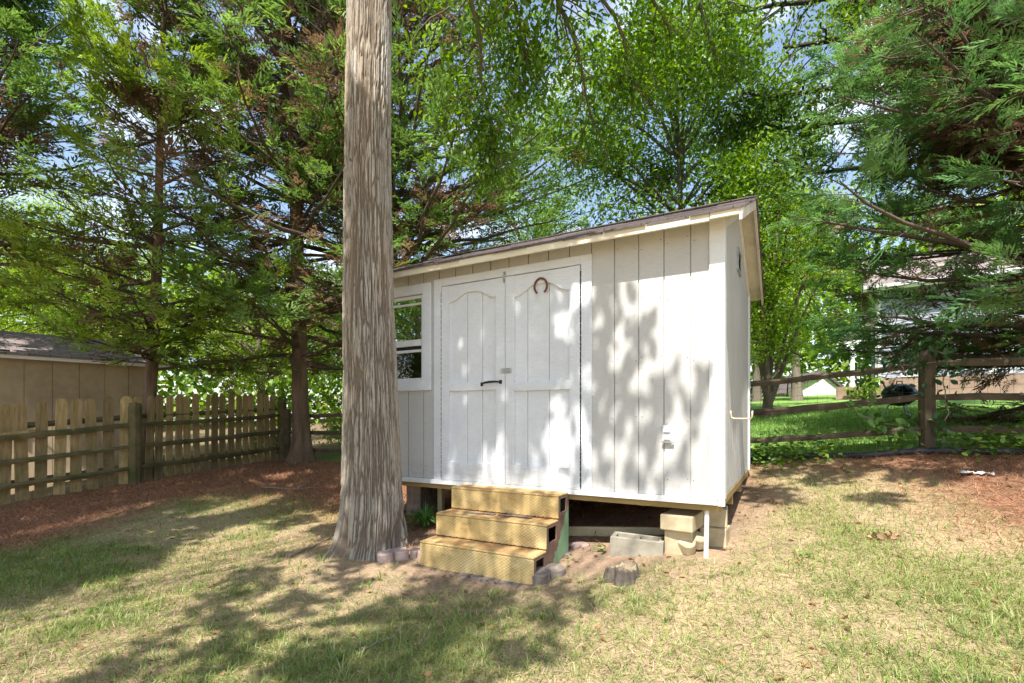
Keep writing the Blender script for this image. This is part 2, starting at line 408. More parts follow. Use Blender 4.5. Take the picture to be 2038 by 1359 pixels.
tc = n.new('ShaderNodeTexCoord'); mp = n.new('ShaderNodeMapping'); mp.inputs['Scale'].default_value = (2.2, 2.2, 4); l.new(tc.outputs['Generated'], mp.inputs[0])
cf = noise(n, l, 1.9, mp.outputs[0], 7, .58)
cm = ramp(n, l, cf, [(.5, (.04,)*3), (.68, (.8,)*3)])
l.new(mix(n, l, cm, sky.outputs[0], (8.2, 8.4, 9.4)), bg.inputs['Color'])
bg.inputs['Strength'].default_value = .125
vs = scene.view_settings; vs.view_transform = 'Standard'; vs.look = 'None'; vs.gamma = 1; vs.exposure = 1.05
scene.cycles.use_adaptive_sampling = True; scene.cycles.adaptive_threshold = .02
scene.cycles.max_bounces = 7; scene.cycles.diffuse_bounces = 4; scene.cycles.transparent_max_bounces = 12
scene.cycles.use_denoising = True; scene.cycles.sample_clamp_indirect = 6

# ------------------------------------------------------------------ ground sheet and its zones
PINE_L = [gp(*p) for p in ((-60,1130),(90,1075),(220,1035),(330,1000),(430,988),(540,985),(620,1010),(690,1060),(800,1060))]+[(-.3,5.2),(1.8,4.6),(3.2,6.4),(0,8.2),(-4,10.6),(-4.9,11.2),(-6.2,8.2),(-8.5,5.8)]
PINE_R = [gp(*p) for p in ((1480,918),(1600,922),(1720,932),(1830,985),(1890,1040),(1970,1070),(2100,1085))]+[(8,3),(8,4.5),(4.6,5.6),(2.9,6.3)]
DIRT = [gp(*p) for p in ((600,1120),(680,1170),(800,1205),(960,1225),(1120,1215),(1290,1175),(1430,1120),(1500,1040),(1520,990))]+[(2.6,5.6),(.8,6),(-2,5.5)]
def zones(x, y):
    q = np.stack([x, y], -1); j = (fbm(q*1.3, 3, 3)-.5)*1.1; k = (fbm(q*1.3+9, 3, 8)-.5)*1.1
    def soft(poly, s=.4):
        r = 0
        for a in range(7):
            t = a*2*PI/6; rr = 0 if a == 6 else s
            r = r+in_poly(x+j*.6+rr*math.cos(t), y+k*.6+rr*math.sin(t), poly)
        return r/7.
    pine = np.maximum(soft(PINE_L), soft(PINE_R)); dirt = soft(DIRT)
    fo = x*N[0]+y*N[1]
    far = (fo > 6.9) | ((x < -5.2) & (-.68*(y-8)+.73*(x+6) < -.2))
    gr = np.clip((fbm(q*1.6, 4, 21)-.44)*4.5, 0, 1)
    gr = np.clip(gr*(1+.5*np.clip(-x-.2, 0, 2)), 0, 1)
    pine = np.where(far & (x < 3) & (y < 9.4), pine, np.where(far, 0, pine))
    return pine, dirt, far, gr
def axis(a, b, fine0, fine1, step, growth=1.16):
    c = list(np.arange(fine0, fine1, step)); s = step; v = fine1
    while v < b: c.append(v); s *= growth; v += s
    c.append(b); s = step; v = fine0-step
    while v > a: c.append(v); s *= growth; v -= s
    c.append(a); return np.array(sorted(c))
gx = axis(-160, 160, -8.5, 7.5, .07); gy = axis(-160, 160, 1.2, 9.5, .06)
GX, GY = np.meshgrid(gx, gy); Z = H(GX, GY)
near = np.clip(1.3-np.maximum(np.abs(GX)-8, np.abs(GY-5)-6), 0, 1)
Z = Z+(fbm(np.stack([GX*2.5, GY*2.5], -1), 4, 5)-.5)*.035*near
pine, dirt, far, gr = zones(GX, GY)
q2 = np.stack([GX, GY], -1)
straw = np.array([.42, .315, .195])+(fbm(q2*3, 3, 30)[..., None]-.5)*np.array([.16, .12, .06])
green = np.array([.13, .185, .045]); pinec = np.array([.26, .145, .088])+(fbm(q2*5, 3, 40)[..., None]-.5)*np.array([.16, .075, .05])
dirtc = np.array([.33, .23, .16])+(fbm(q2*2.2, 4, 50)[..., None]-.5)*np.array([.2, .13, .09])
lawnf = np.array([.19, .32, .075])+(fbm(q2*.8, 3, 60)[..., None]-.5)*np.array([.06, .1, .02])
C = straw*(1-gr[..., None]*.35)+green*gr[..., None]*.35
C = C*(1-dirt[..., None])+dirtc*dirt[..., None]
C = C*(1-pine[..., None])+pinec*pine[..., None]
lft = np.clip((GX*-.9+GY*.1-4.2)*.9, 0, 1)[..., None]; lawnf = lawnf*(1-lft)+np.array([.2, .15, .09])*lft
C = np.where((far & (pine < .3))[..., None], lawnf, C)
ny, nx = GX.shape; ii = np.arange(ny*nx).reshape(ny, nx)
F = np.stack([ii[:-1, :-1], ii[:-1, 1:], ii[1:, 1:], ii[1:, :-1]], -1).reshape(-1, 4)
tag(npmesh('ground', np.stack([GX, GY, Z], -1).reshape(-1, 3), F, M['ground'], col=C.reshape(-1, 3), smooth=True), kind='structure')
def Hn(x, y): return H(x, y)+(fbm(np.stack([x*2.5, y*2.5], -1), 4, 5)-.5)*.035

# grass blades, dry thatch and pine needles
rg = R_(11)
def scatter(x0, x1, y0, y1, dens):
    n = int((x1-x0)*(y1-y0)*dens); return rg.uniform(x0, x1, n), rg.uniform(y0, y1, n)
BT = np.array([(0,-.5,0),(0,.5,0),(.55,.38,.12),(.55,-.38,.12),(1,.06,.42),(1,-.06,.42)], float)
BT[:, 1] *= .068
BF = np.array([(0,1,2,3),(3,2,4,5)])
def blades(bands, lawn=True):
    out = []
    for x0, x1, y0, y1, dens, sc in bands:
        x, y = scatter(x0, x1, y0, y1, dens)
        pine, dirt, far, gr = zones(x, y)
        under = (x*N[0]+y*N[1] > 3.72) & (x*N[0]+y*N[1] < 6.3) & ((x+1.734)*U[0]+(y-5.284)*U[1] > -.1) & ((x+1.734)*U[0]+(y-5.284)*U[1] < 3.7)
        r = rg.random(len(x))
        keep = (r < np.clip(1.02-1.15*np.maximum(pine, dirt*.93), 0, 1)*(.45+.55*np.clip(gr+.35, 0, 1))) & ~under & ~far
        x, y, gr = x[keep], y[keep], gr[keep]; n = len(x)
        isg = rg.random(n) < .42+.24*gr
        c = np.where(isg[:, None], np.array([.17, .255, .065])*(.55+.9*rg.random((n, 1)))+np.array([.09, .05, .01])*rg.random((n, 1)),
                     np.array([.58, .465, .29])*(.55+.65*rg.random((n, 1))))
        az = rg.random(n)*2*PI; el = np.where(isg, rg.uniform(.5, 1.45, n), rg.uniform(-.05, .7, n))
        X = np.stack([np.cos(az)*np.cos(el), np.sin(az)*np.cos(el), np.sin(el)], -1)
        Nn = norm(np.stack([-np.cos(az)*np.sin(el), -np.sin(az)*np.sin(el), np.cos(el)], -1)+rg.normal(0, .2, (n, 3)))
        Ln = np.where(isg, rg.uniform(.025, .062, n), rg.uniform(.03, .075, n))*sc
        out.append(stamp(BT, BF, np.stack([x, y, Hn(x, y)-.002], -1), X, -Nn, Ln, c))
    # denser, taller clumps
    m = 2600; tx, ty = rg.uniform(-4.5, 4.5, m), rg.uniform(1.5, 4.8, m); pine, dirt, far, gr = zones(tx, ty)
    k = (rg.random(m) < .25+.75*gr) & (pine < .3) & (rg.random(m) > dirt*.9) & (tx*N[0]+ty*N[1] < 3.7); tx, ty = tx[k], ty[k]; m = len(tx); q = 16; n = m*q
    az = rg.random(n)*2*PI; rr_q = np.abs(rg.normal(0, .018, n)); x = np.repeat(tx, q)+np.cos(az)*rr_q; y = np.repeat(ty, q)+np.sin(az)*rr_q; el = rg.uniform(.55, 1.35, n)
    X = np.stack([np.cos(az)*np.cos(el), np.sin(az)*np.cos(el), np.sin(el)], -1); Nn = norm(np.stack([-np.cos(az)*np.sin(el), -np.sin(az)*np.sin(el), np.cos(el)], -1))
    tone = np.repeat(rg.random((m, 1)), q, 0); c = (np.array([.13, .22, .05])*(1-tone)+np.array([.36, .38, .16])*tone)*(.6+.7*rg.random((n, 1)))
    out.append(stamp(BT, BF, np.stack([x, y, Hn(x, y)-.003], -1), X, -Nn, rg.uniform(.045, .085, n)*np.repeat(rg.uniform(.7, 1.15, m), q), c))
    return join(out)
V, F, C = blades([(-3.6,3.6,1.5,3.0,13500,1.0),(-5.2,5.2,3.0,4.6,8200,1.1),(-7.5,-.6,4.6,8,3200,1.25),(2.2,6,4.6,6.6,3800,1.2),(-1.6,2.2,4.6,5.2,600,1.2)])
tag(npmesh('lawn_grass', V, F, M['grass'], col=C), 'short patchy lawn of green blades among dry straw coloured grass', 'grass', kind='stuff')
# pine needles
out = []
for x0, x1, y0, y1, dens in ((-8.4,1.5,4.2,10.8,2600),(2.3,6.4,3.2,6.6,3200)):
    x, y = scatter(x0, x1, y0, y1, dens); pine, dirt, far, gr = zones(x, y)
    k = rg.random(len(x)) < np.maximum(pine, dirt*.25)*np.where(x > 2.3, .6, 1); x, y = x[k], y[k]; n = len(x)
    az = rg.random(n)*2*PI; el = rg.uniform(-.1, .35, n)
    X = np.stack([np.cos(az)*np.cos(el), np.sin(az)*np.cos(el), np.sin(el)], -1)
    Nn = np.array([0, 0, 1.])+rg.normal(0, .35, (n, 3))
    c = np.array([.38, .205, .12])*(.4+1.15*rg.random((n, 1)))+np.array([.12, .09, .07])*(rg.random((n, 1)) < .18)
    out.append(stamp(BT*np.array([1, .95, 1]), BF, np.stack([x, y, Hn(x, y)+rg.uniform(0, .015, n)], -1), X, Nn, rg.uniform(.035, .085, n), c))
V, F, C = join(out)
tag(npmesh('pine_straw', V, F, M['grass'], col=C), 'red brown fallen needles and bark litter under the trees and along the fences', 'pine straw', kind='stuff')
# far lawn blades beyond the right fence
x, y = scatter(2.6, 10, 5.8, 12, 900); k = (x*N[0]+y*N[1] > 6.95); x, y = x[k], y[k]; n = len(x)
az = rg.random(n)*2*PI; el = rg.uniform(.6, 1.4, n); X = np.stack([np.cos(az)*np.cos(el), np.sin(az)*np.cos(el), np.sin(el)], -1)
Nn = rg.normal(0, 1, (n, 3)); c = np.array([.2, .33, .08])*(.6+.8*rg.random((n, 1)))
V, F, C = stamp(BT*np.array([1, 2, 1]), BF, np.stack([x, y, H(x, y)-.002], -1), X, Nn, rg.uniform(.04, .09, n), c)
tag(npmesh('neighbour_grass', V, F, M['grass'], col=C), 'mown green lawn beyond the wire backed rail fence', 'grass', kind='stuff')

# ------------------------------------------------------------------ the garden shed
SO = np.array([1.465, 3.505])-3.66*U
FLOOR = .60
shed = thing('garden_shed', 'white wooden garden shed with double doors, raised on blocks behind the big trunk', 'shed', (SO[0], SO[1], FLOOR), ANG)
W, D, WT, X0 = 3.66, 2.44, 1.975, .26
PITCH = .42
def strips(x0, x1, grooves, ops):
    cuts = sorted(set([x0, x1]+[g for g in grooves if x0 < g < x1]+[e for o in ops for e in o[:2]]))
    for a, b in zip(cuts[:-1], cuts[1:]):
        iv = [(0.0, None)]
        m = (a+b)/2
        for ox0, ox1, oz0, oz1 in ops:
            if ox0 <= m <= ox1:
                new = []
                for za, zb in iv:
                    if oz0 > za: new.append((za, oz0))
                    if zb is None or oz1 < zb: new.append((oz1, zb))
                iv = new
        yield a, b, iv
WIN = (.55, 1.032, .92, 1.765); DOOR = (1.247, 2.619, -.01, 1.788)
gro = [W-(.022+.187*k) for k in range(20)]
b = MB()
for a, c, iv in strips(X0, W, gro, [WIN, DOOR]):
    for z0, z1 in iv:
        z1 = WT if z1 is None else z1
        if z1-z0 < .02: continue
        ga = .0045 if a in gro else 0; gb = .0045 if c in gro else 0
        b.box(a+ga, c-gb, 0, .012, z0, z1); b.box(a, c, .0125, .05, z0, z1)
nf = len(b.f); rr = random.Random(21)
for g_ in gro:                                   # nail heads belong to the siding's own surface
    for zz in (.12, .55, 1.0, 1.45, 1.86):
        for dx in (-.022, .022):
            x = g_+dx+rr.uniform(-.004, .004); z = zz+rr.uniform(-.03, .03)
            if x > X0+.1 and x < W-.09 and not (1.13 < x < 2.73 and z < 1.88) and not (.44 < x < 1.14 and .8 < z < 1.87) and rr.random() < .6: b.box(x-.0028, x+.0028, -.0015, .001, z-.0028, z+.0028)
fw = b.build('wall', M['siding'], shed); fw.data.materials.append(M['black'])
for p in list(fw.data.polygons)[nf:]: p.material_index = 1
def gable_z(y): return WT+PITCH*min(y, D-y)
for side in (1, 0):
    b = MB(); ys = [.05]+[.05+.187*k+.09 for k in range(13) if .05+.187*k+.09 < D-.06]+[D-.05]
    if D/2 not in ys: ys = sorted(ys+[D/2])
    xs = (W-.012, W) if side else (X0, X0+.012); xb = (W-.05, W-.0125) if side else (X0+.0125, X0+.05)
    for a, c in zip(ys[:-1], ys[1:]):
        g = .0045 if abs(a-D/2) > 1e-6 else 0
        g2 = .0045 if abs(c-D/2) > 1e-6 else 0
        b.prism([(xs[0], a+g, 0), (xs[0], c-g2, 0), (xs[0], c-g2, gable_z(c-g2)), (xs[0], a+g, gable_z(a+g))], (xs[1]-xs[0], 0, 0))
        b.prism([(xb[0], a, 0), (xb[0], c, 0), (xb[0], c, gable_z(c)), (xb[0], a, gable_z(a))], (xb[1]-xb[0], 0, 0))
    b.build('wall', M['siding'], shed)
MB().box(X0, W, D-.05, D, 0, WT).build('wall', M['siding'], shed)
MB().box(X0+.05, W-.05, .05, D-.05, .002, .03).build('floor_deck', M['beam'], shed)
# corner boards
b = MB(); b.box(W-.082, W+.02, -.02, -.0005, -.005, WT-.005); b.build('corner_board', M['trim'], shed, .003)
b = MB(); b.box(W+.0005, W+.02, 0.0005, .085, -.005, WT); b.build('corner_board', M['trim'], shed, .003)
b = MB(); b.box(W+.0005, W+.02, D-.085, D+.02, -.005, WT-.01); b.build('corner_board', M['trim'], shed, .003)
b = MB(); b.box(X0-.02, X0+.082, -.02, -.0005, -.005, WT-.005); b.build('corner_board', M['trim'], shed, .003)
# skirt trim and floor beams
b = MB(); b.box(X0-.02, W-.03, -.026, -.002, -.045, -.002); b.build('skirt_board', M['trim'], shed, .003)
b = MB(); b.box(W-.026, W+.022, -.03, -.002, -.048, -.008); b.build('skirt_board', M['trim'], shed, .003)
b = MB()
b.box(X0-.01, W, .006, .045, -.09, -.048)
for yy in (.7, 1.5, D-.08): b.box(X0, W, yy, yy+.06, -.14, -.002)
for xx in np.linspace(X0+.1, W-.14, 8): b.box(xx, xx+.038, .046, D-.08, -.10, -.003)
b.box(W-.04, W+.004, .031, D, -.06, -.004)
b.build('floor_frame', M['beam'], shed, .002)
# roof: deck, shingle courses, fascia, rake boards
b = MB(); xl, xr = X0-.1, W+.125
OV = .165
zu = lambda y: WT+.012+PITCH*min(y, D-y)
b.prism([(xl, -OV, zu(-OV)), (xl, D/2, zu(D/2)), (xl, D/2, zu(D/2)+.03), (xl, -OV, zu(-OV)+.03)], (xr-xl, 0, 0))
b.prism([(xl, D+OV, zu(-OV)), (xl, D/2, zu(D/2)), (xl, D/2, zu(D/2)+.03), (xl, D+OV, zu(-OV)+.03)], (xr-xl, 0, 0))
roof = b.build('roof', M['soffit'], shed)
b = MB(); rr = random.Random(4)
nc = 11; yy = np.linspace(-OV-.03, D/2+.01, nc+1)
for s in (0, 1):
    for i in range(nc):
        ya, yb = yy[i], yy[i+1]+.03
        za, zb = WT+.012+PITCH*ya+.046, WT+.012+PITCH*yb+.034
        x = xl-.03
        while x < xr+.03:
            x2 = min(x+rr.uniform(.26, .34), xr+.035); dz = rr.uniform(-.004, .004); dy = rr.uniform(-.01, .008)
            P = [(x+.002, ya+dy, za+dz), (x+.002, yb, zb+dz), (x+.002, yb, zb+dz-.008), (x+.002, ya+dy, za+dz-.013)]
            if s: P = [(p[0], D-p[1], p[2]) for p in P]
            b.prism(P, (x2-x-.004, 0, 0)); x = x2
b.build('shingles', M['shingle'], roof)
b = MB(); z0 = zu(-OV)-.028
b.box(xl, W-.06, -OV-.018, -OV-.0005, z0, z0+.058); b.build('fascia', M['cream'], roof, .003)
b = MB(); b.box(W-.057, xr, -OV-.022, -OV-.0005, z0+.01, z0+.066); b.build('fascia', M['cream'], roof, .003)
for xx, in ((xr+.0005,), (xl-.0185,)):
    b = MB()
    for s in (0, 1):
        P = [(xx, -OV-.02, zu(-OV)-.055), (xx, D/2, zu(D/2)-.055), (xx, D/2, zu(D/2)+.03), (xx, -OV-.02, zu(-OV)+.03)]
        if s: P = [(p[0], D-p[1], p[2]) for p in P]
        b.prism(P, (.018, 0, 0))
    b.build('rake_board', M['soffit'], roof)
b = MB()
for s in (0, 1):
    P = [(W+.0005, .09, zu(.09)-.10), (W+.0005, D/2, zu(D/2)-.10), (W+.0005, D/2, zu(D/2)-.005), (W+.0005, .09, zu(.09)-.005)]
    if s: P = [(p[0], D-p[1], p[2]) for p in P]
    b.prism(P, (.018, 0, 0))
b.build('rake_trim', M['trim'], shed)
MB().box(X0, W, .0, .05, WT+.0005, WT+.012).build('top_plate', M['siding'], shed)
# gable vent
b = MB(); vy0, vy1, vz0, vz1 = D/2-.15, D/2+.13, 1.88, 2.08
b.box(W+.0005, W+.016, vy0, vy0+.03, vz0, vz1); b.box(W+.0005, W+.016, vy1-.03, vy1, vz0, vz1)
b.box(W+.0005, W+.016, vy0+.03, vy1-.03, vz0, vz0+.03); b.box(W+.0005, W+.016, vy0+.03, vy1-.03, vz1-.03, vz1)
vent = b.build('vent', M['metal'], shed)
b = MB(); b.box(W+.0006, W+.003, vy0+.03, vy1-.03, vz0+.03, vz1-.03)
for k in range(4):
    z = vz0+.035+k*.034; b.prism([(W+.004, vy0+.031, z), (W+.014, vy0+.031, z-.004), (W+.014, vy0+.031, z), (W+.004, vy0+.031, z+.006)], (0, vy1-vy0-.062, 0))
b.build('louvre', M['black'], vent)
# door surround
b = MB()
b.box(1.157, 1.2435, -.022, -.0005, -.002, 1.862); b.box(2.6225, 2.71, -.022, -.0005, -.002, 1.862); b.box(1.2435, 2.6225, -.022, -.0005, 1.79, 1.862)
b.build('door_surround', M['white'], shed, .003)
def make_door(x0, x1, s0, s1, spring, rise, mid0, mid1, bot, gr):
    b = MB(); e = [x0+.004]+[g for g in gr]+[x1-.004]
    for a, c in zip(e[:-1], e[1:]): b.box(a+.0025, c-.0025, -.006, .006, .004, 1.778)
    b.box(x0+.003, x1-.003, .0065, .02, .003, 1.78)
    d = b.build('door', M['white'], shed)
    b = MB(); y0, y1 = -.027, -.0062
    b.box(x0, s0, y0, y1, 0, 1.782); b.box(s1, x1, y0, y1, 0, 1.782)
    b.box(s0+.0006, s1-.0006, y0+.001, y1, .001, bot); b.box(s0+.0006, s1-.0006, y0+.001, y1, mid0, mid1)
    pts = [(s0+.0006, y0+.001, 1.78), (s0+.0006, y0+.001, spring)]; m = (s0+s1)/2; hw = (s1-s0)/2
    for k in range(0, 25):
        t = -1+2*k/24; f = max(0.0, min(1.0, (1-abs(t))/.82)); f = f*f*(3-2*f)
        pts.append((m+t*hw*.97, y0+.001, spring+rise*f))
    pts += [(s1-.0006, y0+.001, spring), (s1-.0006, y0+.001, 1.78)]
    # arched rail, built as vertical strips so that the concave outline stays clean
    lo = pts[1:-1]
    for p, q in zip(lo[:-1], lo[1:]):
        if q[0]-p[0] > 1e-4: b.prism([p, q, (q[0], p[1], 1.78), (p[0], p[1], 1.78)], (0, y1-y0-.001, 0))
    b.build('door_frame', M['white'], d)
    return d
dl = make_door(1.251, 1.9285, 1.337, 1.838, 1.625, .075, .817, .889, .166, (1.53, 1.69))
dr = make_door(1.9335, 2.615, 2.021, 2.527, 1.60, .085, .80, .872, .166, (2.14, 2.34))
for d, hx in ((dl, 1.2475), (dr, 2.6188)):
    b = MB(); rr = random.Random(3); z = .02
    while z < 1.74:
        dz = rr.uniform(.03, .06); b.tube([(hx, -.023, z), (hx, -.023, z+dz-.012)], .0045, 6); z += dz
    b.build('hinge', M['black'], d)
# pull handle
b = MB(); hx0, hx1, hz = 1.695, 1.885, .878
b.tube([(hx0, -.03, hz-.012), (hx0+.012, -.045, hz-.008), (hx0+.05, -.062, hz), (hx0+.1, -.066, hz+.004), (hx1-.04, -.06, hz+.006), (hx1-.008, -.045, hz+.004), (hx1, -.03, hz+.002)], [.008, .008, .0095, .011, .0095, .008, .008], 8)
b.box(hx0-.014, hx0+.012, -.031, -.0275, hz-.028, hz+.006); b.box(hx1-.012, hx1+.016, -.031, -.0275, hz-.014, hz+.02)
b.build('handle', M['black'], dl, .002)
b = MB(); z = .975
b.box(1.885, 1.962, -.032, -.0275, z-.022, z+.022); b.box(1.964, 1.995, -.036, -.0275, z-.02, z+.02); b.box(1.905, 1.985, -.04, -.0325, z-.011, z+.011)
b.tube([(1.972, -.04, z-.016), (1.972, -.052, z-.01), (1.972, -.052, z+.01), (1.972, -.04, z+.016)], .004, 6)
b.build('hasp', M['metal'], dr, .002)
b = MB(); b.box(1.912, 1.934, -.031, -.0272, 1.735, 1.775); b.box(1.912, 1.934, -.027, -.0225, 1.80, 1.83); b.tube([(1.923, -.037, 1.74), (1.923, -.037, 1.825)], .005, 6); b.tube([(1.923, -.037, 1.757), (1.923, -.052, 1.757)], .004, 6)
b.build('bolt', M['metal'], shed)
# window
wx0, wx1, wz0, wz1 = WIN
b = MB(); ox0, ox1, oz0, oz1 = .46, 1.122, .832, 1.849
b.box(ox0, wx0+.012, -.022, -.0005, oz0, oz1); b.box(wx1-.012, ox1, -.022, -.0005, oz0, oz1)
b.box(wx0+.012, wx1-.012, -.022, -.0005, wz1-.012, oz1); b.box(wx0+.012, wx1-.012, -.022, -.0005, oz0, wz0+.01)
win = b.build('window', M['white'], shed, .003)
b = MB()
a, c = wx0+.013, wx1-.013; mr0, mr1 = 1.265, 1.325
b.box(a, a+.03, .004, .03, wz0+.011, wz1-.013); b.box(c-.03, c, .004, .03, wz0+.011, wz1-.013)
b.box(a+.03, c-.03, .004, .03, wz1-.045, wz1-.013); b.box(a+.03, c-.03, -.004, .03, mr0, mr1); b.box(a+.03, c-.03, .004, .03, wz0+.011, wz0+.035)
b.box(a+.03, c-.03, .008, .026, wz1-.105, wz1-.085); b.box(a+.03, c-.03, .006, .028, mr0-.06, mr0-.035)
b.build('sash', M['trim'], win, .002)
MB().box(a+.03, c-.03, .015, .018, mr1+.0005, wz1-.106).build('pane', M['pane'], win)
MB().box(a+.03, c-.03, .015, .018, wz1-.0845, wz1-.0455).build('pane', M['pane'], win)
MB().box(a+.03, c-.03, .017, .020, wz0+.0355, mr0-.0605).build('pane', M['screen'], win)
MB().box(a+.03, c-.03, .017, .020, mr0-.0345, mr0-.0005).build('pane', M['dark'], win)
# a small dark red ornament inside on the sill
def shedw(x, y, z): return (SO[0]+U[0]*x+N[0]*y, SO[1]+U[1]*x+N[1]*y, FLOOR+z)
orn = thing('ornament', 'small dark red hen shaped ornament on the sill inside the shed window', 'ornament', shedw(.93, .06, wz0+.012), ANG)
b = MB(); b.lathe([(.002, 0), (.02, .002), (.026, .018), (.02, .034), (.008, .042), (.001, .044)], 12, sq=(1.3, .9)); b.build('body', M['red'], orn, smooth=True)
b = MB(); b.tube([(.02, 0, .03), (.03, 0, .045), (.033, 0, .06)], [.011, .009, .008], 8); b.tube([(-.022, 0, .028), (-.034, 0, .042), (-.036, 0, .058)], [.01, .009, .003], 8); b.build('head_and_tail', M['red'], orn, smooth=True)
MB().box(wx0-.05, wx1+.05, .0505, .14, wz0-.02, wz0+.011).build('inner_sill', M['trim'], win)
# outlet on the front, bracket on the side
b = MB(); ox, oz = W-.372, .455; b.box(ox-.034, ox+.034, -.012, -.0005, oz-.06, oz+.06); o1 = b.build('outlet_cover', M['outlet'], shed, .003)
b = MB()
for zz in (oz-.045, oz+.008): b.prism([(ox-.024, -.0125, zz), (ox-.024, -.035, zz), (ox-.024, -.03, zz+.03), (ox-.024, -.0125, zz+.04)], (.05, 0, 0))
b.build('flip_lid', M['outlet'], o1, .002)
MB().box(ox-.036, ox+.05, -.03, -.0125, oz-.068, oz-.0605).build('drip_lip', M['metal'], o1)
b = MB(); q = .52; b.tube([(W+.004, q, .625), (W+.006, q, .60), (W+.01, q, .572), (W+.03, q, .562), (W+.10, q, .562), (W+.148, q, .563), (W+.158, q, .572), (W+.16, q, .625)], .007, 8)
b.build('hose_bracket', simple('brass_rod', (.5, .42, .25), (.62, .54, .36), 20, .4, .4), shed, smooth=True)

# horseshoe on the right door
hs = MB(); pts = []; cx, cz = 2.275, 1.652
for k in range(29):
    t = math.radians(-52+284*k/28); r = .062*(1-.12*max(0, -math.sin(t)))
    pts.append((r*math.cos(t)*.93, 0, r*math.sin(t)*1.12))
o = hs.tube(pts, .0095, 8).build('horseshoe', M['rust'], None, smooth=True)
o.location = shedw(cx, -.037, cz); o.rotation_euler = (0, 0, ANG); o.scale = (1, .6, 1)
tag(o, 'rusty horseshoe nailed ends down to the top of the right shed door', 'horseshoe')

# ------------------------------------------------------------------ front steps
P0 = np.array([-.734, 3.99]); SL, SD, SH = 1.01, (.0, .208, .424, .632), .19
st = thing('front_steps', 'three tan steps with diamond mesh faces and peeling green sides below the shed doors', 'steps', (P0[0], P0[1], .004), ANG)
for i in range(3):
    b = MB(); z0, z1 = SH*i, SH*(i+1)
    y0, y1 = SD[i], SD[i+1]+(.012 if i < 2 else 0)
    b.box(0, SL, y0, y0+.018, z0+(.004 if i else -.03), z1-.0185)
    b.box(0, SL, y0, y1, z1-.018, z1)
    b.build('tread', M['step'], st, .012, seg=3)
    b = MB(); xx = np.linspace(.005, SL-.005, 46)
    for k in range(45):
        if i < 2: b.box(xx[k], xx[k+1]-.006, SD[i+1]-.004, SD[i+1]+.003, z1+.0005, z1+.006+.005*((k*7) % 3 == 0))
    if i < 2: b.build('mesh_edge', M['rust'], st)
for x0, x1 in ((SL-.012, SL-.0005), (.0005, .012)):
    b = MB()
    for i in range(3):
        ya, yb = SD[i]+.019, SD[i+1]+(.018 if i < 2 else 0); zt = SH*(i+1)-.019
        h0, h1_, w0, w1 = zt-.125, zt-.018, ya+.025, yb-.045
        b.box(x0, x1, ya, yb, -.03, h0); b.box(x0, x1, ya, yb, h1_, zt); b.box(x0, x1, ya, w0, h0, h1_); b.box(x0, x1, w1, yb, h0, h1_)
    b.build('side_panel', M['stepside'], st)
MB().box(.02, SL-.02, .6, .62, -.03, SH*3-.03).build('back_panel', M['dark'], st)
b = MB(); rr = random.Random(5)
for k in range(9):
    xa = .18+k*.066+rr.uniform(-.02, .02); b.box(xa, xa+rr.uniform(.05, .12), SD[1]+.10+rr.uniform(-.01, .02)+k*.002, SD[1]+.125+rr.uniform(0, .03)+k*.003, 2*SH+.001+.0012*k, 2*SH+.005+.0012*k)
b.build('grip_strip', M['greyblock'], st)

# ------------------------------------------------------------------ blocks, bricks, pipe under the shed
def local(px, py): return gp(px, py)
def put(o, p, rz, tilt=(0, 0)): o.location = p; o.rotation_euler = (tilt[0], tilt[1], rz); return o
b = MB(); L_, Wd, Hh, t = .395, .19, .165, .036
b.box(0, L_, 0, t, 0, Hh); b.box(0, L_, Wd-t, Wd, 0, Hh)
for xa in (0, L_/2-t/2, L_-t): b.box(xa, xa+t, t+.0005, Wd-t-.0005, 0, Hh-.001)
b.box(t+.0005, L_-t-.0005, t+.0005, Wd-t-.0005, 0, .07)
o = b.build('cinder_block', M['block'], None, .004)
p = gp(1213, 1107); put(o, (p[0], p[1], p[2]-.012), ANG+.12, (.02, .03))
tag(o, 'grey two hole cinder block with its holes facing up beside the shed corner', 'cinder block')
def solid(name, dims, p, rz, label, mt, tilt=(0, 0), group=None):
    b = MB(); b.box(0, dims[0], 0, dims[1], 0, dims[2]); o = b.build(name, mt, None, .009, seg=2)
    put(o, p, rz, tilt); return tag(o, label, 'concrete block', group)
g = 'concrete blocks propping up the shed corner'
pb = wallp(1322, 1086, 3.83); zb = h1(pb[0], pb[1])
solid('concrete_block', (.20, .40, .205), (pb[0], pb[1], zb-.02), ANG+.05, 'tall tan concrete block carrying a cap block under the shed corner', M['tanblock'], group=g)
pc = wallp(1316, 1040, 3.80)
solid('concrete_block', (.235, .42, .115), (pc[0]-.01, pc[1], zb+.187), ANG-.10, 'flat tan cap block touching the shed beam on top of the tall block', M['tanblock'], group=g)
pd = wallp(1392, 1060, 4.05); zd = h1(pd[0], pd[1])
solid('concrete_block', (.19, .2, .16), (pd[0], pd[1], zd-.02), ANG-.06, 'lower tan block hidden behind the white pipe', M['tanblock'], group=g)
solid('concrete_block', (.17, .2, .14), (pd[0]+.03, pd[1]+.01, zd+.141), ANG+.07, 'upper tan block behind the white pipe', M['tanblock'], group=g)
pe = wallp(812, 1005, 4.2); solid('concrete_block', (.2, .35, .42), (pe[0]-.02, pe[1], h1(pe[0], pe[1])-.06), ANG, 'dark grey pier block between the trunk and the plant', M['greyblock'], group=g)
pf = wallp(870, 990, 4.3); o = solid('support_post', (.06, .06, .36), (pf[0], pf[1], h1(pf[0], pf[1])-.02), ANG+.1, 'short pale wooden post under the shed left of the steps', M['pale_board'])
o['category'] = 'post'
o = MB().box(0, 1.3, 0, .035, 0, .085).build('loose_board', M['pale_board'], None, .003)
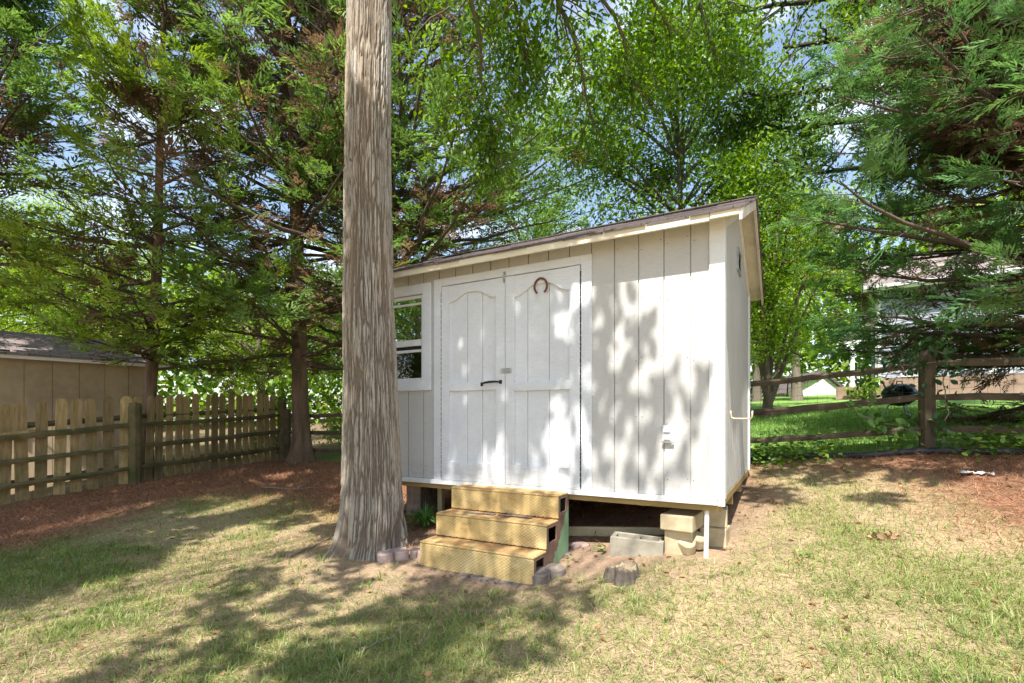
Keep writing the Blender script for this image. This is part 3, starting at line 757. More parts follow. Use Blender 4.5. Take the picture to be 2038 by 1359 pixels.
p = gp(1090, 1030); a0 = np.array([.25, 4.55]); put(o, (a0[0], a0[1], h1(a0[0], a0[1])+.0), ANG+.16, (0, -.06)); tag(o, 'long pale board lying on edge in the dark under the shed', 'board')
o = MB().tube([(0, 0, -.05), (0, 0, .44)], .0165, 14).build('vent_pipe', M['pvc'], None, smooth=False)
p = gp(1405, 1108); put(o, (p[0], p[1], p[2]), 0, (0, .02)); tag(o, 'thin white plastic pipe standing upright under the shed corner', 'pipe')
# scalloped edging bricks
def edging(name, L, Wd, Hh, mt, lobes=2):
    pts = [(0, Wd*.75)]
    for k in range(lobes):
        x0 = L*k/lobes; x1 = L*(k+1)/lobes; c = (x0+x1)/2; r = (x1-x0)/2
        for j in range(9):
            a = PI+PI*j/8; pts.append((c+r*math.cos(a)*.98, Wd*.35+r*math.sin(a)*.7))
    pts += [(L, Wd*.75), (L*.94, Wd), (L*.06, Wd)]
    q = []
    for x in pts:
        if not q or abs(x[0]-q[-1][0])+abs(x[1]-q[-1][1]) > .004: q.append(x)
    n = len(q); m = (sum(x for x, y in q)/n, Wd*.55)
    vs = [(x, y, 0) for x, y in q]+[(x, y, Hh-.012) for x, y in q]+[(m[0]+(x-m[0])*.9, m[1]+(y-m[1])*.88, Hh) for x, y in q]+[(*m, Hh+.002)]
    fs = [(i, (i+1) % n, n+(i+1) % n, n+i) for i in range(n)]+[(n+i, n+(i+1) % n, 2*n+(i+1) % n, 2*n+i) for i in range(n)]+[(2*n+i, 2*n+(i+1) % n, 3*n) for i in range(n)]
    o = MB().add(vs, fs).build(name, mt, None); return o
EB = [((756,1124), .25, .16, .085, ANG+.95, (0,-.05), 'pinkbrick at trunk', 'pinkblock', 'pink edging brick leaning at the foot of the big trunk'),
      ((812,1116), .12, .15, .085, ANG+.5, (0,.1), '', 'pinkblock', 'short pink edging brick against the left end of the bottom step'),
      ((905,1150), .21, .12, .03, ANG+.05, (0,0), '', 'greyblock', 'flat sunken brick below the bottom step, left of its row'),
      ((948,1158), .16, .11, .03, ANG-.1, (0,0), '', 'greyblock', 'flat sunken brick below the bottom step, middle of its row'),
      ((985,1165), .24, .10, .025, ANG+.04, (0,0), '', 'greyblock', 'flat sunken brick below the bottom step, right of its row'),
      ((1072,1170), .30, .17, .085, ANG+1.15, (0,-.06), '', 'greyblock', 'large grey scalloped edging brick at the right corner of the bottom step'),
      ((1112,1120), .22, .15, .05, ANG+1.2, (0,0), '', 'greyblock', 'sunken grey edging brick beside the green side of the steps'),
      ((1145,1096), .17, .13, .05, ANG+1.0, (0,.05), '', 'pinkblock', 'pale pink edging brick furthest back beside the steps'),
      ((1372,1108), .21, .15, .08, ANG+.9, (.35,-.3), '', 'tanblock', 'tan scalloped brick tipped up against the white pipe'),
      ((1392,1083), .22, .15, .08, ANG+1.1, (.1,-.2), '', 'tanblock', 'tan scalloped brick lying behind the white pipe')]
for (px, py), L, Wd, Hh, rz, tl, _, mt, lab in EB:
    p = gp(px, py); o = edging('edging_brick', L, Wd, Hh, M[mt]); put(o, (p[0], p[1], p[2]-.012), rz, tl); tag(o, lab, 'edging brick', 'edging bricks around the steps')
# stump
k = 40; b = MB(); rr = random.Random(9); vs = []; lobes = [1+.16*math.sin(3*2*PI*j/k+1)+.08*math.sin(7*2*PI*j/k)+rr.uniform(-.03, .03) for j in range(k)]
prof = [(.155, -.03), (.14, .015), (.13, .045), (.125, .066), (.112, .073), (.08, .062), (.04, .068), (.002, .055)]
for r, z in prof:
    for j in range(k):
        a = 2*PI*j/k; rn = r*(lobes[j] if r > .1 else 1+.5*(lobes[j]-1)); vs.append((rn*math.cos(a)*.88, rn*math.sin(a)*.74, z+(rr.uniform(-.012, .012) if z > .05 else 0)+.012*math.sin(a*2+.7)*(z > .05)))
p = gp(1240, 1150); root = thing('tree_stump', 'low weathered grey tree stump in the grass in front of the cinder block', 'stump', (p[0], p[1], p[2]), .4)
def rings(a, c): return [(i*k+j, i*k+(j+1) % k, (i+1)*k+(j+1) % k, (i+1)*k+j) for i in range(a, c) for j in range(k)]
MB().add(vs[:5*k], rings(0, 4)).build('bark_side', M['stumpside'], root)
MB().add(vs[4*k:], rings(0, 3)).build('cut_top', M['stumpw'], root, smooth=True)

# ------------------------------------------------------------------ plants
LT = np.array([(0,0,0),(.3,.2,.05),(.68,.17,.04),(1,0,-.04),(.68,-.17,.04),(.3,-.2,.05)], float)
LF = np.array([(0,3,2,1),(0,5,4,3)])
def rand_dirs(r, n): return norm(r.normal(0, 1, (n, 3)))
def strap_plant(name, label, p, n, Lh, col, seed, cat='plant', width=.012):
    r = R_(seed); K = 6; t = np.linspace(0, 1, K); az = r.random(n)*2*PI; ln = Lh*r.uniform(.55, 1.1, n); out = r.uniform(.25, .95, n)
    P = np.zeros((n, K, 3)); rad = ln[:, None]*out[:, None]*t[None]**1.2
    P[..., 0] = np.cos(az)[:, None]*rad; P[..., 1] = np.sin(az)[:, None]*rad
    P[..., 2] = ln[:, None]*(t[None]*1.05-out[:, None]*t[None]**2.2*.85)
    side = np.stack([-np.sin(az), np.cos(az), 0*az], -1)[:, None]; wd = (width*(1-t**2*.95))[None, :, None]
    V = np.stack([P-side*wd/2, P+side*wd/2], 2).reshape(-1, 3)
    i, s = np.meshgrid(np.arange(n), np.arange(K-1), indexing='ij'); b = i*K*2+s*2
    F = np.stack([b, b+1, b+3, b+2], -1).reshape(-1, 4)
    C = np.repeat(np.array(col)*(.55+.8*r.random((n, 1))), K*2, axis=0)
    root = thing(name, label, cat, p); npmesh('leaves', V, F, M['grass'], root, C); return root
p = gp(846, 1052)
strap_plant('border_grass', 'clump of strappy green leaves between the trunk and the steps', (p[0], p[1], p[2]), 230, .33, (.15, .34, .09), 31, width=.013)
strap_plant('grass_tuft', 'small pale grass tuft in front of the stump', gp(1196, 1162), 26, .09, (.25, .32, .14), 32, width=.006)
def weed(px, py, s, n, label, col, seed):
    r = R_(seed); p = gp(px, py); root = thing('weed', label, 'weed', tuple(p), group='small weeds near the steps')
    q = r.normal(0, s*.5, (n, 3)); q[:, 2] = np.abs(q[:, 2])*.8+.01
    X = rand_dirs(r, n); X[:, 2] = np.abs(X[:, 2])*.4; Nn = np.array([0, 0, 1.])+r.normal(0, .4, (n, 3))
    V, F, C = stamp(LT, LF, q, X, Nn, r.uniform(.5, 1, n)*s*.7, np.array(col)*(.7+.6*r.random((n, 1))))
    npmesh('leaves', V, F, M['leaf'], root, C)
weed(1213, 1058, .06, 9, 'small green weed at the back corner of the cinder block', (.12, .3, .05), 1)
weed(1198, 1102, .07, 22, 'bushy green weed left of the cinder block', (.1, .26, .04), 2)
weed(1135, 1120, .05, 16, 'low green weed among the sunken bricks', (.14, .3, .05), 3)
weed(783, 1112, .05, 14, 'yellow green weed under the leaning pink brick', (.3, .38, .05), 4)
weed(1610, 1108, .06, 18, 'bright green weed in the sunny lawn', (.2, .4, .08), 5)
weed(1180, 1075, .04, 10, 'tiny weed on the bare soil right of the steps', (.14, .28, .06), 6)
# dry leaf litter heap on the lawn
r = R_(77); p = gp(1765, 1075); n = 46; q = np.c_[r.normal(0, .06, n), r.normal(0, .035, n), np.abs(r.normal(0, .014, n))+.008]
V, F, C = stamp(LT*np.array([1, 1.6, 2.5]), LF, q, rand_dirs(r, n), np.array([0, 0, 1.])+r.normal(0, .6, (n, 3)), r.uniform(.03, .06, n), np.array([.42, .28, .16])*(.5+.9*r.random((n, 1))))
root = thing('leaf_pile', 'small heap of brown dry leaves on the sunny right lawn', 'leaf pile', tuple(p)); npmesh('leaves', V, F, M['grass'], root, C)
# single fallen leaves: countless litter
n = 2600; x = r.uniform(-6, 5.5, n); y = r.uniform(2, 9, n); pi_, di_, fa_, _g = zones(x, y); k = (~fa_) & (r.random(n) < .35+.65*np.maximum(pi_, di_)); x, y = x[k], y[k]; n = len(x)
V, F, C = stamp(LT*np.array([1, 1.5, 2.2]), LF, np.stack([x, y, Hn(x, y)+.012], -1), np.c_[r.normal(0, 1, (n, 2)), r.normal(0, .1, n)], np.array([0, 0, 1.])+r.normal(0, .3, (n, 3)), r.uniform(.025, .055, n), np.array([.36, .21, .11])*(.4+1.0*r.random((n, 1))))
tag(npmesh('fallen_leaves', V, F, M['grass'], col=C), 'scattered small brown fallen leaves on the bare soil', 'fallen leaves', kind='stuff')
def twig(pts, rad, label, name='fallen_twig', fork=None):
    P = [gp(*q)+np.array([0, 0, .015]) for q in pts]; P = np.array(P); t = np.linspace(0, 1, len(P)*3); Q = np.stack([np.interp(t, np.linspace(0, 1, len(P)), P[:, i]) for i in range(3)], -1)
    rr = random.Random(len(label)); Q += np.array([[rr.uniform(-.008, .008), rr.uniform(-.01, .01), rr.uniform(0, .012)] for _ in Q])
    b = MB(); b.tube(Q, np.linspace(rad, rad*.45, len(Q)), 6)
    if fork:
        f = [gp(*q)+np.array([0, 0, .015+.03*i]) for i, q in enumerate(fork)]; b.tube(f, np.linspace(rad*.7, rad*.3, len(f)), 5)
    tag(b.build(name, M['twig'], None, smooth=True), label, 'twig', 'fallen twigs')
twig([(520,972),(560,975),(600,976),(640,972)], .012, 'long bent twig lying on the red brown pine straw', fork=[(590,976),(612,968),(606,962)])
twig([(575,1112),(615,1095),(650,1078),(672,1062)], .011, 'grey twig lying on bare soil left of the big trunk')
twig([(1152,1060),(1175,1052),(1198,1045)], .010, 'pale twig on the soil between the steps and the cinder block')
twig([(720,1300),(760,1285),(800,1268)], .005, 'thin dry stalk in the shaded foreground lawn')
def scrap(px, py, s, label, seed):
    rr = random.Random(seed); p = gp(px, py); b = MB(); m = 9
    vs = [(s*(i/m-.5)*2+rr.uniform(-.01, .01), s*(j/3-.5)*.7+rr.uniform(-.02, .02)*s/.1, .012+rr.uniform(0, .03)) for i in range(m+1) for j in range(4)]
    fs = [(i*4+j, (i+1)*4+j, (i+1)*4+j+1, i*4+j+1) for i in range(m) for j in range(3)]
    o = b.add(vs, fs).build('paper_scrap', M['paper'], None, smooth=True); o.modifiers.new('s', 'SOLIDIFY').thickness = .003; put(o, tuple(p), ANG+rr.uniform(-.4, .6)); tag(o, label, 'scrap', 'white scraps on the ground')
scrap(1463, 972, .10, 'white crumpled scrap beside the shed side wall', 3); scrap(1944, 946, .11, 'white torn scrap on the pine straw near the fence', 4)

# ------------------------------------------------------------------ big furrowed trunk
def big_tree():
    root = thing('shade_tree', 'tall straight tree with thick grey furrowed trunk in front of the shed window', 'tree', (-1.25, 4.40, .0))
    zc = np.array([-.12,.0,.09,.17,.43,.87,1.5,2.19,3.51,4.83,6,8,10]); rc = np.array([.385,.335,.308,.293,.270,.250,.232,.219,.198,.193,.18,.14,.1])
    xc = np.array([-.02,-.01,0,.01,.025,.022,.01,-.005,-.014,.0,.02,.05,.1])
    kz, ka = 760, 620; z = np.concatenate([np.linspace(-.12, 5.2, 660), np.linspace(5.25, 10, 100)]); a = np.arange(ka)*2*PI/ka
    Zg, Ag = np.meshgrid(z, a, indexing='ij'); r0 = np.interp(Zg, zc, rc)
    fl = np.clip(1-Zg/.75, 0, 1)**2
    r1 = r0*(1+fl*(.13*np.sin(5*Ag+.6)+.08*np.sin(8*Ag+2.1)))
    cx_, sy_ = np.cos(Ag), np.sin(Ag)
    def bk(sc, sz, seed):
        wv = fbm(np.stack([cx_*1.7, sy_*1.7, Zg*2.2], -1), 3, seed+5)-.5
        P = np.stack([cx_*sc+wv*2.6*cx_, sy_*sc+wv*2.6*sy_, Zg*sz+wv*.8], -1)
        return P
    n1 = vnoise(bk(13, 2.2, 2), 2); n2 = vnoise(bk(26, 4.6, 40), 40); n3 = fbm(np.stack([cx_*30, sy_*30, Zg*24], -1), 3, 70)
    rid = 1-np.abs(n1*2-1); rid2 = 1-np.abs(n2*2-1)
    f = np.maximum(np.clip((rid-.66)/.28, 0, 1), np.clip((rid2-.72)/.26, 0, 1)*.8)          # deep furrow where f is high
    disp = -.020*f+.006*(n3-.5)
    rr = r1+disp
    V = np.stack([np.interp(Zg, zc, xc)+rr*cx_, rr*sy_, Zg], -1).reshape(-1, 3)
    i = np.arange(len(z)*ka).reshape(len(z), ka); i2 = np.roll(i, -1, 1)
    F = np.stack([i[:-1], i2[:-1], i2[1:], i[1:]], -1).reshape(-1, 4)
    base = np.array([.385, .34, .28]); dk = np.array([.13, .092, .062]); tanb = np.array([.37, .28, .19]); pale = np.array([.56, .53, .48])
    m = fbm(np.stack([cx_*2, sy_*2, Zg*1.2], -1), 4, 90)[..., None]; pl = np.clip((fbm(np.stack([cx_*3.2, sy_*3.2, Zg*1.9], -1), 4, 120)-.56)*7, 0, 1)[..., None]*np.clip((Zg-1.8)/2, .1, 1)[..., None]
    c = base*(.75+.5*m)+(tanb-base)*np.clip((m-.45)*3, 0, 1)*.6
    fd = np.clip((f-.15)*1.4, 0, 1)[..., None]; c = c*(1-fd*.8)+dk*fd*.8
    c = c*(1-pl*.75*(1-fd))+pale*pl*.75*(1-fd)
    npmesh('trunk', V, F, M['tulipbark'], root, c.reshape(-1, 3), True)
    return root
bigtree = big_tree()

# ------------------------------------------------------------------ fences
def mesh_poly_rail(P, Q, hh, dd, seed, lift=0):
    """a split rail: irregular five sided section that wanders along its length"""
    rr = random.Random(seed); P = np.array(P, float); Q = np.array(Q, float); d = Q-P; Lg = np.linalg.norm(d); T = d/Lg
    S = np.cross(T, (0, 0, 1.)); S /= np.linalg.norm(S); Up = np.cross(S, T); K = 12
    base = [(math.cos(a)*rr.uniform(.8, 1.1), math.sin(a)*rr.uniform(.8, 1.1)) for a in (.3, 1.5, 2.6, 3.9, 5.3)]
    vs = []
    for i in range(K+1):
        t = i/K; e = .62+.38*min(1, min(t, 1-t)*9); w1 = rr.uniform(-.006, .006); w2 = rr.uniform(-.006, .006)
        c = P+d*t+S*w1+Up*(w2-.02*math.sin(PI*t))
        for x, y in base: vs.append(c+S*x*dd*e*rr.uniform(.93, 1.07)+Up*y*hh*e*rr.uniform(.93, 1.07))
    n = 5; fs = [(i*n+j, i*n+(j+1) % n, (i+1)*n+(j+1) % n, (i+1)*n+j) for i in range(K) for j in range(n)]+[tuple(range(n))[::-1], tuple(K*n+j for j in range(n))]
    return vs, fs
def post_mb(p, h, w, seed):
    rr = random.Random(seed); b = MB(); k = 8; vs = []; ht = [-.2, .1, .4, .7, .95, 1.0]
    for z in ht:
        for j in range(k):
            a = 2*PI*(j+.5)/k+ANG; q = w*(1.08 if j % 2 else .95)*rr.uniform(.94, 1.05)*(1 if z < .99 else .86)
            vs.append((p[0]+q*math.cos(a), p[1]+q*math.sin(a), p[2]+z*h+(rr.uniform(-.012, .012) if z > .9 else 0)))
    fs = [(i*k+j, i*k+(j+1) % k, (i+1)*k+(j+1) % k, (i+1)*k+j) for i in range(len(ht)-1) for j in range(k)]+[tuple((len(ht)-1)*k+j for j in range(k))]
    return b.add(vs, fs)
def rail_fence(label, posts, heights, mt, ph, pr, group=None):
    root = thing('split_rail_fence', label, 'fence', (posts[0][0], posts[0][1], posts[0][2]))
    inv = np.array(root.location)
    for i, p in enumerate(posts): post_mb(np.array(p)-inv, ph if np.isscalar(ph) else ph[i], pr, i+len(label)).build('post', mt, root)
    for i, (p, q) in enumerate(zip(posts[:-1], posts[1:])):
        for j, hz in enumerate(heights):
            ha, hb = (hz if np.isscalar(hz) else hz[i])if not isinstance(hz, tuple) else hz, 0
            z = hz
            MB().add(*mesh_poly_rail(np.array(p)-inv+(0, 0, z), np.array(q)-inv+(0, 0, z), .044, .038, i*7+j+len(label))).build('rail', mt, root)
    return root
def gz(x, y): return (x, y, h1(x, y))
A_, B_, C_ = (-6.0, 8.0), (-4.9, 10.72), (-8.1, 5.75)
pA = (-6.0, 8.0, .12); pB = (-4.9, 10.72, .30); pC = (-8.05, 5.8, -.19)
rail_fence('mossy three rail fence in front of the tan picket boards', [pC, pA, pB], (.27, .61, .95), M['railmoss'], 1.3, .085)
# back fence, parallel with the shed, from the left corner to the right
def bf(t): 
    c = 6.85; q = np.array([-4.2, 10.3])+U*t; q = q+N*(c-(q@N)); return gz(q[0], q[1])
tp = (4.49-(-4.2))/U[0]
bt = [tp-2.55*k for k in range(4, -3, -1)]
posts = [(-4.75, 10.62, .3)]+[bf(t) for t in bt if t > .6]
fb = rail_fence('dark weathered three rail fence with wire mesh running behind the shed', posts, (.24, .58, .93), M['rail'], 1.08, .068)
# welded wire on the right bays
inv = np.array(fb.location); P = []; 
t0, t1 = tp-4.2, tp+5
ts = np.arange(t0, t1, .10)
Vw = []; 
for t in ts:
    x, y, z = bf(t); x += N[0]*.06; y += N[1]*.06; P.append([(x, y, z+.02), (x, y, z+.45), (x, y, z+.92)])
P = np.array(P)-inv; v1 = tubes(P, np.full(P.shape[:2], .0013), 3)
Hh = []
for hz in np.arange(.05, .95, .1):
    Hh.append([(bf(t)[0]+N[0]*.06, bf(t)[1]+N[1]*.06, bf(t)[2]+hz) for t in np.linspace(t0, t1, 24)])
Hh = np.array(Hh)-inv; v2 = tubes(Hh, np.full(Hh.shape[:2], .0016), 3)
V, F, _ = join([v1, v2]); npmesh('wire_mesh', V, F, M['wire'], fb)
# picket fence on the outer side of the mossy rails
pk = thing('picket_fence', 'tan weathered dog eared picket fence standing behind the mossy rails', 'fence', (-6.0, 8.0, .12), 0)
def picket_mesh(w, h):
    return MB().prism([(-w/2, 0, 0), (w/2, 0, 0), (w/2, 0, h-.05), (w/2-.028, 0, h-.012), (w*.12, 0, h), (-w*.12, 0, h), (-w/2+.028, 0, h-.012), (-w/2, 0, h-.05)], (0, .018, 0))
proto = None; rr = random.Random(12)
for (a, c, sp, wd) in ((pA, pC, .193, .142), (pA, pB, .168, .122)):
    d = np.array(c[:2])-np.array(a[:2]); Lg = np.linalg.norm(d); T = d/Lg; out = np.array([-T[1], T[0]])
    if out @ np.array([-.8, .3]) < 0: out = -out
    t = .12; ang = math.atan2(T[1], T[0])
    while t < Lg-.05:
        q = np.array(a[:2])+T*t+out*.125; zb = a[2]+(c[2]-a[2])*t/Lg
        w_ = wd*rr.uniform(.93, 1.06)
        if c is pB and abs(t-1.36) < .09: w_ = .07
        o = picket_mesh(w_, 1.395+rr.uniform(-.035, .03)).build('picket', M['picket'], pk)
        o.location = (q[0]+6.0, q[1]-8.0, zb+.02-.12); o.rotation_euler = (rr.uniform(-.015, .015), rr.uniform(-.028, .028), ang+rr.uniform(-.05, .05))
        t += sp*rr.uniform(.97, 1.04)
    for zz in (.28, 1.08):
        m = MB(); pa = np.array(a[:2])+out*.165; pc = np.array(c[:2])+out*.165
        m.tube([(pa[0]+6, pa[1]-8, a[2]+zz-.12), (pc[0]+6, pc[1]-8, c[2]+zz-.12)], .042, 4); m.build('backing_rail', M['railmoss'], pk)
m = MB(); pa = np.array([-7.2, 6.72]); m.prism([(-8.1+6, 5.74-8, .56), (-6.78+6, 7.15-8, .82), (-6.78+6, 7.15-8, .9), (-8.1+6, 5.74-8, .64)], (-.03, .028, 0)); m.build('cross_board', M['picket'], pk)

# ------------------------------------------------------------------ neighbour's tan outbuilding (left)
def wpt(o, ax, ay, x, y): return (o[0]+ax[0]*x+ay[0]*y, o[1]+ax[1]*x+ay[1]*y)
an = math.atan2(-.73, -.68); O1 = (-7.9, 11.0)
gb = h1(-8.5, 10.3)
tb = thing('neighbour_shed', 'low tan outbuilding with grey shingle roof behind the picket fence', 'shed', (O1[0], O1[1], gb-.2), an)
# local x runs along the front away from its near corner, local y (after rotation) points towards the yard when negative
eh = 2.02-gb+.2+.28
m = MB(); Lx = 5.2; Dp = 2.6
for k in range(14):
    x0 = k*.4
    if x0 < Lx: m.box(x0+.004, min(x0+.396, Lx), 0, .015, 0, eh)
m.box(0, Lx, -Dp, -.0005, 0, eh)
m.build('wall', M['tan_wall'], tb)
MB().box(-.02, .09, .0155, .03, 0, eh-.02).build('corner_board', M['trim'], tb); MB().box(-.03, -.0005, -.1, .015, 0, eh-.02).build('corner_board', M['trim'], tb)
m = MB(); m.box(-.3, Lx, .28, .30, eh-.02, eh+.09); m.build('fascia', M['trim'], tb)
m = MB(); yr = -1.3; zr = eh+.62
m.prism([(-.32, .33, eh+.07), (-.32, yr, zr+.03), (-.32, yr, zr), (-.32, .33, eh+.04)], (Lx+.4, 0, 0))
m.prism([(-.32, -Dp-.3, eh+.07), (-.32, yr, zr+.03), (-.32, yr, zr), (-.32, -Dp-.3, eh+.04)], (Lx+.4, 0, 0))
for k in range(10):
    t = k/10; y = .33+(yr-.33)*t; z = eh+.07+(zr+.03-eh-.07)*t
    m.prism([(-.33, y+.01, z+.014), (-.33, y-.19, z+.014+.19*.33+.002), (-.33, y-.19, z+.19*.33+.001), (-.33, y+.01, z+.001)], (Lx+.42, 0, 0))
m.build('roof', M['shingle_pale'], tb)
m = MB(); m.prism([(-.002, .0, eh), (-.002, -Dp, eh), (-.002, yr, zr-.01)], (.03, 0, 0)); m.build('gable', M['tan_wall'], tb)
m = MB(); m.prism([(2.62, .31, eh+.1), (2.68, .31, eh+.1), (2.66, .31, eh-.55), (2.63, .31, eh-.55)], (0, .02, 0)); m.tube([(2.2, .34, eh+.11), (2.65, .34, eh+.12), (2.7, .34, eh+.04)], .02, 6); m.build('hanging_strap', M['black'], tb)

# ------------------------------------------------------------------ neighbour's house, garage, grill (right)
hz = 2.2; hs_ = thing('neighbour_house', 'grey lap sided house with white trim and porch column beyond the fence', 'house', (13.2, 18.2, hz), -.60)
m = MB(); Lx = 12
for k in range(24):
    z = .45+k*.135; m.prism([(0, 0, z), (0, -.022, z), (0, -.004, z+.134), (0, 0, z+.134)], (Lx, 0, 0))
m.box(0, Lx, .0005, 7, .44, 3.65); m.build('wall', M['lap'], hs_)
MB().box(-.02, Lx+.02, -.03, 7.05, -.6, .44).build('foundation', M['foundation'], hs_)
MB().box(-.03, .14, -.05, -.0225, .45, 3.65).build('corner_board', M['trim'], hs_)
MB().box(3.0, 3.16, -.05, -.0225, .45, 3.65).build('corner_board', M['trim'], hs_)
m = MB(); m.prism([(-.4, -.45, 3.66), (-.4, 3.5, 5.6), (-.4, 7.45, 3.66)], (Lx+1, 0, 0)); hroof = m.build('roof', M['shingle_pale'], hs_)
m = MB(); m.box(-.4, Lx+.6, -.50, -.4505, 3.52, 3.70); m.build('fascia', M['trim'], hroof)
m = MB(); m.box(-.4, Lx+.6, -.62, -.5005, 3.60, 3.70); m.build('gutter', M['trim'], hroof)
m = MB(); m.tube([(.06, -.56, 3.6), (.06, -.12, 3.3), (.06, -.09, .2)], .045, 8); m.build('downspout', M['trim'], hs_)
def house_window(x, z, w_, h_):
    m = MB(); t = .09
    m.box(x-t, x, -.06, -.0225, z-t, z+h_+t); m.box(x+w_, x+w_+t, -.06, -.0225, z-t, z+h_+t); m.box(x, x+w_, -.06, -.0225, z+h_, z+h_+t); m.box(x, x+w_, -.06, -.0225, z-t, z); m.box(x, x+w_, -.055, -.0225, z+h_/2-.03, z+h_/2+.03)
    f = m.build('window', M['trim'], hs_); MB().box(x, x+w_, -.04, -.03, z, z+h_).build('pane', simple('house_pane', (.25, .29, .34), (.4, .45, .5), 2, .08, bs=0, spec=.8), f)
house_window(.78, .55, .52, 1.3); house_window(3.6, .95, .8, 1.2); house_window(6, .95, .9, 1.3)
m = MB(); m.lathe([(.10, 0), (.10, .1), (.075, .12), (.07, 1.5), (.1, 1.52), (.1, 1.62)], 14, (-.72, -1.25, .1)); m.build('porch_column', M['trim'], hs_)
m = MB(); m.prism([(-1.0, -1.4, 1.72), (-.031, -1.4, 2.3), (-.031, -1.4, 2.42), (-1.05, -1.4, 1.82)], (0, 1.9, 0)); pr_ = m.build('porch_roof', M['shingle_pale'], hs_)
m = MB(); m.box(-.95, -.035, -1.3, -1.2, 1.62, 1.715); m.build('beam', M['trim'], pr_)
m = MB(); m.box(-1.2, -.031, -1.5, 2, -.5, .1); m.build('porch_floor', M['foundation'], hs_)
m = MB()
for k in range(7): m.box(-.6+k*.1, -.575+k*.1, -1.12, -1.09, .1, .62)
m.box(-.64, .05, -1.13, -1.08, .62, .67); m.build('railing', M['black'], hs_)
gx0, gx1, gd, gzb = 15.4, 18.9, 28.0, 2.1
ga = thing('white_garage', 'small white gabled outbuilding far across the neighbouring lawn', 'outbuilding', (gx0, gd, gzb))
m = MB(); wz = 1.3; ap = 2.0; hw = (gx1-gx0)/2; m.prism([(0, 0, -.4), (2*hw, 0, -.4), (2*hw, 0, .28), (hw+.1, 0, 1.62), (0, 0, .55)], (0, 5, 0)); m.build('wall', M['garage_white'], ga)
m = MB(); m.prism([(hw+.1, -.2, 1.64), (2*hw+.3, -.2, .1), (2*hw+.3, -.2, .22), (hw+.1, -.2, 1.78)], (0, 5.4, 0)); m.prism([(hw+.098, -.2, 1.64), (-.3, -.2, .4), (-.3, -.2, .53), (hw+.098, -.2, 1.78)], (0, 5.4, 0)); m.build('roof', M['shingle'], ga)
tb2 = thing('patio_table', 'small dark patio table far off beside the tree trunk', 'table', (14.6, 26.0, h1(14.6, 26.0)))
m = MB(); m.lathe([(.01, .7), (.5, .7), (.5, .74), (.01, .74)], 18); m.build('table_top', M['black'], tb2)
for a in range(4):
    m = MB(); m.tube([(.35*math.cos(a*PI/2+.7), .35*math.sin(a*PI/2+.7), 0), (.3*math.cos(a*PI/2+.7), .3*math.sin(a*PI/2+.7), .7)], .03, 6); m.build('leg', M['black'], tb2)
gp_ = ray(1790, 778, 8.6); gzz = h1(gp_[0], gp_[1])
gr_ = thing('kettle_grill', 'black round kettle grill on the lawn just beyond the fence', 'grill', (gp_[0], gp_[1], gzz))
gh = max(.45, gp_[2]-gzz-.10); RR = .255
m = MB(); m.lathe([(RR+.008, 0), (RR+.006, .02), (RR*.97, .05), (RR*.84, .105), (RR*.6, .15), (RR*.3, .172), (.01, .178)], 32, (0, 0, gh)); lid = m.build('lid', M['grill'], gr_, smooth=True)
m = MB(); m.tube([(-.05, 0, gh+.172), (-.045, 0, gh+.215), (.045, 0, gh+.215), (.05, 0, gh+.172)], .01, 8); m.build('handle', M['black'], lid, smooth=True)
m = MB(); m.lathe([(.02, -.21), (RR*.5, -.19), (RR*.85, -.12), (RR*.99, -.03), (RR, -.002), (RR-.02, -.002)], 32, (0, 0, gh)); m.build('bowl', M['grill'], gr_, smooth=True)
for a in (.5, 2.6, 4.7):
    m = MB(); m.tube([(.14*math.cos(a), .14*math.sin(a), gh-.17), (.27*math.cos(a), .27*math.sin(a), 0)], .012, 8); m.build('leg', M['metal'], gr_)

# ------------------------------------------------------------------ foliage generators
def fluted(pts, rad, seed, k=30, n=60, amp=.16):
    t = np.linspace(0, 1, len(pts)); tt = np.linspace(0, 1, n)**1.25
    c = np.stack([np.interp(tt, t, pts[:, i]) for i in range(3)], -1); r_ = np.interp(tt, t, rad); a = np.arange(k)*2*PI/k
    cs, sn = np.cos(a)[None], np.sin(a)[None]; z = c[:, 2:3]
    q = lambda f, g: np.stack([cs*f+0*z, sn*f+0*z, z*g+0*cs], -1)
    fl = (vnoise(q(1.6, .35), seed)-.5)*2+((1-np.abs(vnoise(q(4.5, .8), seed+1)*2-1))-.5)*.7
    R2 = r_[:, None]*(1+amp*fl)*(1+.45*np.clip(1-z/.5, 0, 1)**2*(.5+vnoise(q(1.9, .1), seed+2)))
    V = np.stack([c[:, 0:1]+R2*cs, c[:, 1:2]+R2*sn, z+0*cs], -1).reshape(-1, 3)
    i = np.arange(n*k).reshape(n, k); i2 = np.roll(i, -1, 1)
    return V, np.stack([i[:-1], i2[:-1], i2[1:], i[1:]], -1).reshape(-1, 4)
